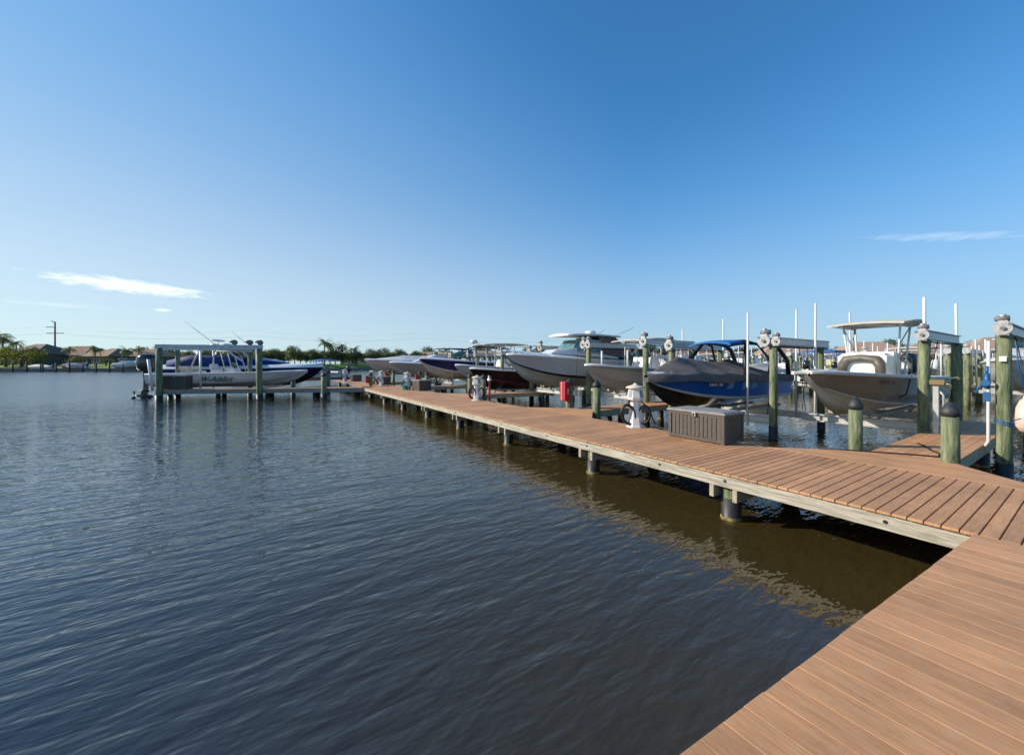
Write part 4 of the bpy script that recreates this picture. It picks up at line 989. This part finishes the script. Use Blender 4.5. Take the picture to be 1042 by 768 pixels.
def proto_pontoon():
    t = thing('deck_boat', 'x', 'boat')
    hull_parts(t, 7.2, 2.5, .85, 1.05, GEL, BOTG, GEL, NCAN, floor=.5, foredeck=.1, n=14, stripe=NAVY)
    c = MB(); rings = [[(x, 1.1*s, z + .08*(1-s*s)) for s in (-1, -.5, 0, .5, 1)] + [(x, 1.1*s, z-.03) for s in (1, 0, -1)] for x, z in ((1.4, 2.4), (2.2, 2.52), (3.4, 2.52), (4.2, 2.38))]
    c.loft(rings, 0, True, False); c.build('bimini_top', BCAN, t)
    c = MB()
    for s in (-1, 1): c.tube([(1.5, s*1.05, 2.4), (2.8, s*1.15, .95), (4.1, s*1.05, 2.4)], .02, 5); c.tube([(2.4, s*1.05, 2.4), (2.8, s*1.15, .95)], .02, 5)
    c.build('top_frame', ALU, t)
    c = MB(); c.box(1.0, 1.6, -.9, .9, .5, 1.1, bev=.05); c.build('rear_bench', CREAM, t); c = MB(); c.box(3.4, 4.0, .1, .8, .5, 1.3, bev=.05); c.build('helm_console', CREAM, t)
    outboard(t, -.05, 0, .75, ENGB)
    return t
protos = [('white centre console boat with cream T-top', proto_cc(GEL, CREAM)), ('white boat with blue bimini top', proto_pontoon()),
          ('white cabin cruiser with hardtop', proto_cruise(GEL)), ('light grey boat under a navy cover', proto_cov(LGREY, NCAN)),
          ('navy centre console boat with pale T-top', proto_cc(NAVY, GEL, eng=ENGB, L=7.6)), ('white boat under a tan cover', proto_cov(GEL, CREAM))]
def farlift_proto():
    t = thing('boat_lift', 'x', 'boat lift')
    for x in (-2, 2):
        for y in (-2, 2):
            p = MB(); p.lathe([(.16, -1), (.15, 3.25)], n=8); p.build('pile', PILE, t, (x, y, 0))
    for y in (-2, 2):
        b = MB(); b.box(-2.2, 2.2, y-.08, y+.08, 3.25, 3.5); b.build('top_beam', GALV, t)
        b = MB(); b.lathe([(.2, -.08), (.2, .08)], (-2.3, y, 3.4), 10, axis='x'); b.lathe([(.1, -.15), (.1, .15)], (-2.2, y, 3.72), 8, axis='y'); b.build('lift_motor', GEAR, t)
    for x in (-1.6, 1.6):
        b = MB(); b.box(x-.1, x+.1, -1.8, 1.8, .8, 1.0); b.build('cradle_beam', ALU, t)
        for y in (-1.65, 1.65):
            p = MB(); p.tube([(x, y, .9), (x + rnd.uniform(-.06, .06), y + rnd.uniform(-.06, .06), rnd.uniform(3.9, 4.7))], .045, 6); p.build('guide_pole', PVC, t)
    return t
FL = farlift_proto()
used = set()
def place_proto(i, x, y, rz, z, lab, grp):
    nm, o = protos[i]
    if i not in used:
        used.add(i); o.location = (x, y, z); o.rotation_euler = (0, 0, rz); o['label'] = lab; o['group'] = grp; return o
    return dup(o, (x, y, z), rz, lab, grp)
flu = [False]
def place_lift(x, y, rz, lab, grp):
    if not flu[0]:
        flu[0] = True; FL.location = (x, y, WZ); FL.rotation_euler = (0, 0, rz); FL['label'] = lab; FL['group'] = grp; return
    dup(FL, (x, y, WZ), rz, lab, grp)
seq = [2, 0, 1, 5, 0, 3, 2, 4, 0, 5, 1, 0, 3, 2, 0, 4, 1, 0]
k = 0
for row, (xb, dirn, ys, z, gname) in enumerate(((34.6, 1, [3.0, 7.6, 12.4, 17.6, 22, 26.5, 31, 36, 41, 46, 51.5, 57, 63, 70], .15, 'near side of the second dock'),
                                (56.0, -1, [5, 10, 15, 20.5, 25.5, 31, 36, 42, 48, 55, 62, 70], .2, 'far side of the second dock'),
                                (65.5, 1, [6, 12, 18, 24.5, 31, 38, 45, 53, 61, 70], .25, 'near side of the third dock'))):
    for j, y in enumerate(ys):
        i = seq[k % len(seq)]; k += 1
        nm = protos[i][0]
        yy = y + rnd.uniform(-.3, .3)
        # bows point to the walkway of their own dock on some lifts, away on others
        flip = rnd.random() < .5
        L = 8
        if dirn == 1: x, rz = (xb + L, math.pi) if flip else (xb, 0)
        else: x, rz = (xb, math.pi) if flip else (xb - L, 0)
        place_proto(i, x, yy, rz, z + rnd.uniform(-.1, .25), '%s, %s' % (nm, gname), '%s, %s' % (nm, gname))
        place_lift(xb + (4 if dirn == 1 else -4), yy, 0, 'piled boat lift, %s' % gname, 'boat lifts, %s' % gname)
# two moored boats left of the walkway's far end
place_proto(5, *out(330, 42), R(150), -.2, 'white boat under a tan cover moored just behind the side dock', None) if False else None
dup(protos[1][1], out(352, 50) + (-.25,), R(200), 'white boat with pale blue top moored beyond the side dock', 'boats moored beyond the side dock')
dup(protos[0][1], out(300, 58) + (-.3,), R(185), 'white centre console moored beyond the dark cruiser bow', 'boats moored beyond the side dock')

# ------------------------------------------------------------------ houses
ROOFT = mat('terracotta_tile_roof', (.19, .10, .062), .85, col2=(.27, .16, .105), scale=1.2, stretch=(1, 1, 3), contrast=(.3, .7))
ROOFB = mat('brown_tile_roof', (.13, .075, .05), .85, col2=(.2, .13, .09), scale=1.2, stretch=(1, 1, 3))
ROOFS = mat('salmon_tile_roof', (.33, .21, .14), .85, col2=(.42, .30, .22), scale=1.2, stretch=(1, 1, 3))
STUC = mat('beige_stucco', (.42, .36, .27), .9, col2=(.5, .43, .33), scale=2)
STUCB = mat('backlit_stucco', (.12, .095, .075), .9, col2=(.17, .135, .11), scale=2)  # shade of the backlit walls is put into this dark colour
HG = mat('house_window_glass', (.02, .025, .03), .08, spec=.7)
def house(px_, D, w, d, h, rh, rot, roof, wall, lab, nwin=5):
    x, y = out(px_, D)
    t = thing('house', lab, 'house', (x, y, BANK - .05), -HEAD + rot, 'tile roofed houses on the shore')
    b = MB(); b.box(-w/2, w/2, -d/2, d/2, 0, h); b.build('wall', wall, t)
    r = MB(); e = .7; iw = w/2 - d*.42
    a = [(-w/2-e, -d/2-e, h), (w/2+e, -d/2-e, h), (w/2+e, d/2+e, h), (-w/2-e, d/2+e, h)]
    lo = [(p[0], p[1], h-.2) for p in a]
    r.add(lo + a + [(-iw, 0, h+rh), (iw, 0, h+rh)], [(3, 2, 1, 0), (0, 1, 5, 4), (1, 2, 6, 5), (2, 3, 7, 6), (3, 0, 4, 7), (4, 5, 9, 8), (5, 6, 9), (6, 7, 8, 9), (7, 4, 8)]); r.build('roof', roof, t)
    for i in range(nwin):
        xx = -w/2 + w*(i+.5)/nwin
        f = MB(); ww = w/nwin*.3; z0, z1 = (.15, 2.3) if i % 2 else (.9, 2.3)
        f.box(xx-ww-.08, xx+ww+.08, -d/2-.06, -d/2-.003, z0-.08, z1+.08); fo = f.build('window', WHITEP, t)
        g = MB(); g.box(xx-ww, xx-.04, -d/2-.075, -d/2-.062, z0, z1); g.box(xx+.04, xx+ww, -d/2-.075, -d/2-.062, z0, z1); g.build('pane', HG, fo)
house(42, 148, 17, 14, 4.0, 3.9, R(-8), ROOFB, STUCB, 'brown hip roofed house behind the leftmost palms and power pole', 6)
house(86, 155, 18, 14, 3.6, 3.8, R(6), ROOFT, STUCB, 'terracotta roofed house second from the left on the far shore', 6)
house(117, 150, 14, 12, 3.2, 3.1, R(-14), ROOFT, STUCB, 'small terracotta roofed house left of the black outboard', 5)
house(150, 155, 20, 13, 3.2, 2.9, R(0), ROOFT, STUCB, 'terracotta roofed house seen behind the skiff lift', 6)
house(375, 190, 22, 13, 3.0, 2.5, R(0), ROOFS, STUC, 'pale roofed house behind the end of the main walkway', 5)
house(442, 185, 22, 13, 3.0, 3, R(0), ROOFS, STUC, 'pale roofed house behind the navy and white boat', 5)
house(500, 175, 24, 14, 3.2, 3, R(10), ROOFS, STUC, 'salmon roofed house behind the maroon boat', 5)
house(640, 150, 22, 14, 3.2, 3, R(-10), ROOFT, STUC, 'terracotta roofed house behind the slate grey boat', 5)
house(710, 130, 18, 13, 3.0, 3, R(-10), ROOFT, STUC, 'terracotta roofed house behind the blue bimini', 5)
house(800, 120, 18, 13, 3.0, 3.1, R(-15), ROOFS, STUC, 'salmon roofed house behind the double lift motors', 5)
house(882, 105, 16, 12, 3.0, 3.3, R(-20), ROOFS, STUC, 'salmon roofed house seen under the cream T-top', 5)
house(945, 108, 16, 12, 3.0, 3.0, R(-20), ROOFS, STUC, 'salmon roofed house behind the pile right of the khaki boat', 5)
house(1035, 92, 22, 13, 3.2, 3.6, R(-25), ROOFS, STUC, 'salmon roofed house at the right edge of the view', 6)

# ------------------------------------------------------------------ trees
LEAFD = leafmat('dark_leaves', (.025, .045, .014), (.11, .14, .04))
LEAFO = leafmat('olive_leaves', (.05, .07, .015), (.20, .22, .05))
LEAFY = leafmat('yellow_green_leaves', (.09, .12, .01), (.34, .30, .02))
PALML = leafmat('palm_fronds', (.035, .06, .012), (.17, .20, .035))
BARK = mat('tree_bark', (.08, .06, .045), .9, col2=(.14, .11, .08), scale=6)
def tree_proto(name, H, W, m, seed, leaves=1900, size=.62):
    r = random.Random(seed); t = thing(name, 'x', 'tree')
    k = MB(); k.tube([(0, 0, -.5), (.1, .05, H*.25), (.05, -.1, H*.5), (.2, .1, H*.8)], [.28, .2, .14, .05], 8)
    limbs = []
    for i in range(7):
        a = r.uniform(0, 6.28); z0 = H*r.uniform(.25, .5); e = (W*.36*math.cos(a), W*.36*math.sin(a), z0 + H*r.uniform(.15, .35))
        k.tube([(0.1, 0, z0), (e[0]*.5, e[1]*.5, (z0+e[2])/2 + .1), e], [.1, .07, .03], 6); limbs.append(e)
    k.build('trunk', BARK, t)
    c = MB()
    cl = [(Vector((W*.34*r.uniform(-1, 1), W*.34*r.uniform(-1, 1), H*r.uniform(.42, .88))), r.uniform(.16, .28)*W) for _ in range(13)]
    for i in range(leaves):
        q, rr = r.choice(cl)
        d = Vector((r.gauss(0, 1), r.gauss(0, 1), r.gauss(0, .8))).normalized() * rr * r.uniform(.55, 1.08)
        p = q + d; s = size*r.uniform(.5, 1.2)
        n = (d.normalized() + Vector((r.uniform(-.8, .8), r.uniform(-.8, .8), r.uniform(-.3, .9)))).normalized()
        u = n.orthogonal().normalized(); u.rotate(Matrix.Rotation(r.uniform(0, 6.28), 3, n)); v = n.cross(u)
        c.add([p - u*s*.5, p + v*s*.28, p + u*s*.5, p - v*s*.28], [(0, 1, 2, 3)])
    me = c.build('crown', m, t); return t
def palm_proto(H, seed, m=PALML, fr=18, fl=3.0):
    r = random.Random(seed); t = thing('palm_tree', 'x', 'palm tree')
    k = MB(); k.tube([(0, 0, -.5), (.15, .1, H*.4), (.35, .1, H*.8), (.4, .1, H)], [.22, .16, .14, .16], 8); k.build('trunk', BARK, t)
    c = MB(); top = Vector((.4, .1, H))
    for i in range(fr):
        a = 2*math.pi*i/fr + r.uniform(-.2, .2); el = r.uniform(-.25, 1.2); L = fl*r.uniform(.8, 1.1)
        p = top.copy(); d = Vector((math.cos(a)*math.cos(el), math.sin(a)*math.cos(el), math.sin(el))); seg = 9
        for j in range(seg):
            q = p + d*(L/seg); side = d.cross(Vector((0, 0, 1))).normalized()
            wl = .75*math.sin(math.pi*(j+1.2)/(seg+1.6))
            for s in (-1, 1):
                for hh in (0, .5):
                    b0 = p.lerp(q, hh); tip = b0 + side*s*wl + d*.28 + Vector((0, 0, -.30*wl))
                    c.add([b0, b0 + d*.13, tip], [(0, 1, 2)])
            p = q; d = (d + Vector((0, 0, -.17 - .04*j))).normalized()
    c.build('crown', m, t); return t
TP = [tree_proto('broadleaf_tree', 7.5, 8, LEAFD, 1), tree_proto('broadleaf_tree', 6.0, 7, LEAFO, 2), tree_proto('broadleaf_tree', 9, 9, LEAFD, 3), tree_proto('garden_shrub', 2.6, 4.0, LEAFO, 4, 900, .3), tree_proto('flowering_shrub', 3.4, 7.5, LEAFY, 5, 1500, .38)]
PP = [palm_proto(6.2, 11), palm_proto(4.6, 12), palm_proto(7.0, 13, LEAFY)]
tu = set()
def place_tree(o, px_, D, rz, sc, lab, grp):
    x, y = out(px_, D); loc = (x, y, BANK - .1)
    if o.name not in tu:
        tu.add(o.name); o.location = loc; o.rotation_euler = (0, 0, rz); o.scale = (sc,)*3; o['label'] = lab; o['group'] = grp; return o
    d = dup(o, loc, rz, lab, grp); d.scale = (sc,)*3; return d
for px_, D, i, sc, lab in ((2, 138, 0, 1.45, 'tall palm at the left edge of the far shore'), (-6, 140, 0, 1.6, 'tallest palm partly cut by the left edge'), (9, 136, 2, .8, 'yellow green palm second from the left edge'), (16, 139, 2, 1.1, 'yellow green palm just left of the brown roofed house'), (1, 134, 2, .7, 'low yellow green palm at the left edge'), (24, 137, 2, .7, 'low yellow green palm before the brown house wall'),
    (33, 139, 1, 1.1, 'dark low palm before the brown roof'), (72, 136, 0, .85, 'palm right of the power pole'), (97, 134, 1, 1.1, 'palm before the terracotta roof'),
    (128, 136, 1, 1.1, 'palm just left of the black outboard'), (140, 150, 0, .95, 'palm above the skiff outboard'), (330, 150, 0, 1.35, 'tall palm on the treeline right of the dark cruiser'), (336, 152, 2, 1.1, 'pale palm on the treeline right of the dark cruiser'), (349, 155, 0, 1.15, 'palm on the treeline left of the walkway end'), (362, 160, 1, 1.3, 'palm behind the walkway end'), (535, 168, 0, 1.05, 'palm behind the grey cruiser bow'), (548, 168, 0, 1.1, 'second palm behind the grey cruiser bow'),
    (455, 180, 0, 1.05, 'palm behind the navy and white boat')):
    place_tree(PP[i], px_, D, rnd.uniform(0, 6), sc, lab, 'palm trees on the shore')
for px_, D, i, sc, lab in ((6, 133, 4, 1.7, 'yellow green shrub under the leftmost palms'), (22, 134, 4, 1.45, 'yellow green shrub just right of the leftmost palms'), (38, 134, 3, 1.0, 'dark shrub before the brown house'), (77, 133, 3, 1.2, 'green shrub right of the power pole'), (108, 136, 3, 1, 'green shrub between the terracotta houses')):
    place_tree(TP[i], px_, D, rnd.uniform(0, 6), sc, lab, 'shrubs on the far shore')
i = 0; px_ = -60
while px_ < 470:
    D = rnd.uniform(150, 185)
    if not (30 < px_ < 150):
        place_tree(TP[(0, 1, 0, 2, 1, 0)[i % 6]], px_, D + (12 if px_ < 30 else 0), rnd.uniform(0, 6), rnd.uniform(1.0, 1.3) * (.60 if px_ > 400 else .66 if px_ > 308 else .76), 'dark green tree in the treeline along the far shore', 'treeline along the far shore')
    else:
        place_tree(TP[i % 3], px_, 175, rnd.uniform(0, 6), rnd.uniform(.7, .9), 'green tree behind the tile roofed houses', 'trees behind the houses')
    px_ += rnd.uniform(5, 9); i += 1
for px_ in (258, 266, 274, 285, 300, 316, 322): place_tree(TP[1], px_, 142 + rnd.uniform(-3, 3), rnd.uniform(0, 6), rnd.uniform(.7, .95), 'olive green bushy tree along the waterline beyond the dark cruiser', 'bushy trees along the waterline')
while px_ < 1120:
    D = 190 - (px_ - 470)*.11
    place_tree(TP[(0, 1, 2, 1)[i % 4]], px_, D + rnd.uniform(-8, 20), rnd.uniform(0, 6), rnd.uniform(.85, 1.1), 'dark green tree behind the marina', 'trees behind the marina'); px_ += rnd.uniform(10, 20); i += 1

# ------------------------------------------------------------------ far shore furniture
t = thing('utility_pole', 'dark wooden utility pole with cross arms above the roofs', 'utility pole', out(56, 165) + (0.2,), -HEAD)
c = MB(); c.tube([(0, 0, 0), (0, 0, 19.5)], [.32, .24], 8); c.build('pole', BARK, t)
for z, x0, x1 in ((14.6, -3.6, 3.6), (17.2, -3.6, 0), (19.2, -1.5, .2)):
    c = MB(); c.beam((x0, 0, z + (.6 if z > 19 else 0)), (x1, 0, z), .25, .25); c.build('cross_arm', BARK, t)
for z, x in ((14.75, -3.5), (17.35, -3.5), (14.75, 3.5)):
    w = MB(); pts = []
    for k_ in range(33):
        q = -1 + k_/8 ; xx = x + q*75; sag = 2.2*((q % 1) - .5)**2*4 - 2.2
        pts.append((xx, q*16, z + sag))
    w.tube(pts, .013, 4); w.build('wire', DARKM, t)
# private docks with piles
def shore_dock(px0, px1, D, lab, step=13):
    a = Vector(out(px0, D) + (0,)); b = Vector(out(px1, D) + (0,)); t = thing('shore_dock', lab, 'dock', tuple(a), math.atan2(b.y-a.y, b.x-a.x)); L = (b-a).length
    DK = mat('dark_timber', (.07, .055, .045), .8, col2=(.12, .1, .08), scale=3)
    c = MB(); c.box(0, L, -.8, .8, -.05, .12); c.build('deck', DK, t)
    n = int(L/3.9)
    for i in range(n+1):
        x = L*i/n
        c = MB(); c.lathe([(.22, WZ-.5), (.22, 1.6 + .9*((i*7) % 3)/2)], (x, -.9, 0), 8); c.build('pile', DK, t)
shore_dock(-40, 45, 122, 'dark timber dock with piles below the leftmost palms')
shore_dock(47, 128, 120, 'dark timber dock with piles before the terracotta houses')
p = out(88, 121.5); dup(protos[3][1], (p[0], p[1], .3), -HEAD + R(180), 'pale blue covered boat on the shore before the terracotta house', 'boats on the far shore')
p = out(118, 124); dup(protos[2][1], (p[0], p[1], .4), -HEAD + R(0), 'white cabin cruiser on a lift on the far shore left of the outboard', 'boats on the far shore')
p = out(53, 123); dup(protos[5][1], (p[0], p[1], -.2), -HEAD + R(180), 'small white covered boat below the brown house', 'boats on the far shore')
c = MB(); c.box(-1.2, 1.2, -.5, .5, 0, .8, bev=.3); tag(c.build('kayak_stack', ORANGE, None, out(69, 127) + (.3,)), 'orange kayak stack below the power pole', 'kayaks')

# ------------------------------------------------------------------ light, sky, camera
SUNDIR = Vector((-.79, .612, 0)).normalized(); EL = R(27)
w = bpy.data.worlds.new('World'); S.world = w; w.use_nodes = True
N = w.node_tree.nodes; L = w.node_tree.links; bg = N['Background']
sky = N.new('ShaderNodeTexSky'); sky.sky_type = 'NISHITA'; sky.sun_disc = False
sky.sun_elevation = EL; sky.sun_rotation = math.atan2(SUNDIR.x, SUNDIR.y)
sky.altitude = 0; sky.air_density = 1.0; sky.dust_density = .4; sky.ozone_density = 3.0
tc = N.new('ShaderNodeTexCoord'); sx = N.new('ShaderNodeSeparateXYZ'); L.new(tc.outputs['Generated'], sx.inputs[0])
def M(op, a, b=None, c=None):
    n = N.new('ShaderNodeMath'); n.operation = op
    for i, v in enumerate((a, b, c)):
        if v is None: continue
        if isinstance(v, (int, float)): n.inputs[i].default_value = v
        else: L.new(v, n.inputs[i])
    return n.outputs[0]
az = M('ARCTAN2', sx.outputs[0], sx.outputs[1]); el = M('ARCSINE', sx.outputs[2])
cv = N.new('ShaderNodeCombineXYZ'); L.new(M('MULTIPLY', az, 14), cv.inputs[0]); L.new(M('MULTIPLY', el, 60), cv.inputs[1])
def nz(scale, det, rough=.6):
    n = N.new('ShaderNodeTexNoise'); n.inputs['Scale'].default_value = scale; n.inputs['Detail'].default_value = det; n.inputs['Roughness'].default_value = rough
    L.new(cv.outputs[0], n.inputs['Vector']); return n.outputs[0]
n1 = nz(2.6, 10, .68)
def streak(a0, e0, wa, we, slope, thr, soft, amp):
    da = M('SUBTRACT', az, R(a0)); de = M('SUBTRACT', M('SUBTRACT', el, R(e0)), M('MULTIPLY', da, slope))
    q = M('ADD', M('POWER', M('ABSOLUTE', M('DIVIDE', da, R(wa))), 2), M('POWER', M('ABSOLUTE', M('DIVIDE', de, R(we))), 2))
    v = M('SUBTRACT', M('MULTIPLY', n1, 1.6), M('ADD', q, thr))
    r = N.new('ShaderNodeMapRange'); r.inputs['From Min'].default_value = 0; r.inputs['From Max'].default_value = soft; r.inputs['To Max'].default_value = amp; r.clamp = True
    L.new(v, r.inputs['Value']); return r.outputs[0]
cl = M('MAXIMUM', streak(-11.8, 8.1, 10.2, 1.15, -.035, .34, .45, .9), streak(80.8, 12.4, 8.5, .7, -.2, .36, .8, .34))
cl = M('MAXIMUM', cl, streak(-9.3, 5.9, 1.2, .35, 0, .3, .4, .6))
cl = M('MAXIMUM', cl, streak(-17, 5.6, 6, .4, 0, .4, .8, .3))
hz = N.new('ShaderNodeMapRange'); hz.inputs['From Min'].default_value = 0; hz.inputs['From Max'].default_value = R(34); hz.inputs['To Min'].default_value = .85; hz.inputs['To Max'].default_value = 0; hz.interpolation_type = 'SMOOTHSTEP'
left = N.new('ShaderNodeMapRange'); left.inputs['From Min'].default_value = -.2; left.inputs['From Max'].default_value = 1; left.clamp = True      # brighter haze on the side of the sun
L.new(M('ADD', M('MULTIPLY', sx.outputs[0], SUNDIR.x), M('MULTIPLY', sx.outputs[1], SUNDIR.y)), left.inputs['Value'])
L.new(M('DIVIDE', el, M('ADD', 1, M('MULTIPLY', left.outputs[0], 1.5))), hz.inputs['Value'])
def grad(c0, c1, e0, e1):
    r = N.new('ShaderNodeMapRange'); r.inputs['From Min'].default_value = R(e0); r.inputs['From Max'].default_value = R(e1); L.new(el, r.inputs['Value']); r.interpolation_type = 'SMOOTHSTEP'
    g = N.new('ShaderNodeMix'); g.data_type = 'RGBA'; g.inputs[6].default_value = c0; g.inputs[7].default_value = c1; L.new(r.outputs[0], g.inputs[0]); return g.outputs[2]
hc = N.new('ShaderNodeMix'); hc.data_type = 'RGBA'; L.new(left.outputs[0], hc.inputs[0])
L.new(grad((2.25, 3.0, 3.7, 1), (.95, 2.0, 3.35, 1), 0, 26), hc.inputs[6]); L.new(grad((3.7, 4.0, 4.0, 1), (1.35, 2.1, 2.9, 1), -2, 38), hc.inputs[7])
hs = N.new('ShaderNodeMix'); hs.data_type = 'RGBA'; L.new(hz.outputs[0], hs.inputs[0])
tn = N.new('ShaderNodeMix'); tn.data_type = 'RGBA'; tn.blend_type = 'MULTIPLY'; tn.inputs[0].default_value = 1; tn.inputs[7].default_value = (.33, .76, .98, 1)
L.new(sky.outputs[0], tn.inputs[6]); L.new(tn.outputs[2], hs.inputs[6]); L.new(hc.outputs[2], hs.inputs[7])
mx = N.new('ShaderNodeMix'); mx.data_type = 'RGBA'; L.new(cl, mx.inputs[0]); L.new(hs.outputs[2], mx.inputs[6]); mx.inputs[7].default_value = (5.4, 5.8, 6.0, 1)
L.new(mx.outputs[2], bg.inputs['Color']); bg.inputs['Strength'].default_value = .147
sl = bpy.data.lights.new('sun', 'SUN'); sl.energy = 4.3; sl.angle = R(.53); sl.color = (1, .90, .77)
so = bpy.data.objects.new('sun', sl); COL.objects.link(so)
d = Vector((SUNDIR.x*math.cos(EL), SUNDIR.y*math.cos(EL), math.sin(EL))); so.rotation_euler = d.to_track_quat('Z', 'Y').to_euler(); so.location = (0, 0, 50)
cam = bpy.data.cameras.new('camera'); cam.sensor_width = 36; cam.lens = 36*F/1042; cam.shift_y = -14/1042; cam.clip_end = 6000; cam.clip_start = .05
co = bpy.data.objects.new('camera', cam); COL.objects.link(co); co.location = (0, 0, 1.8); co.rotation_euler = (R(90), 0, -HEAD); S.camera = co
S.view_settings.view_transform = 'Standard'; S.view_settings.look = 'None'; S.view_settings.exposure = .48; S.view_settings.gamma = 1
S.render.engine = 'CYCLES'
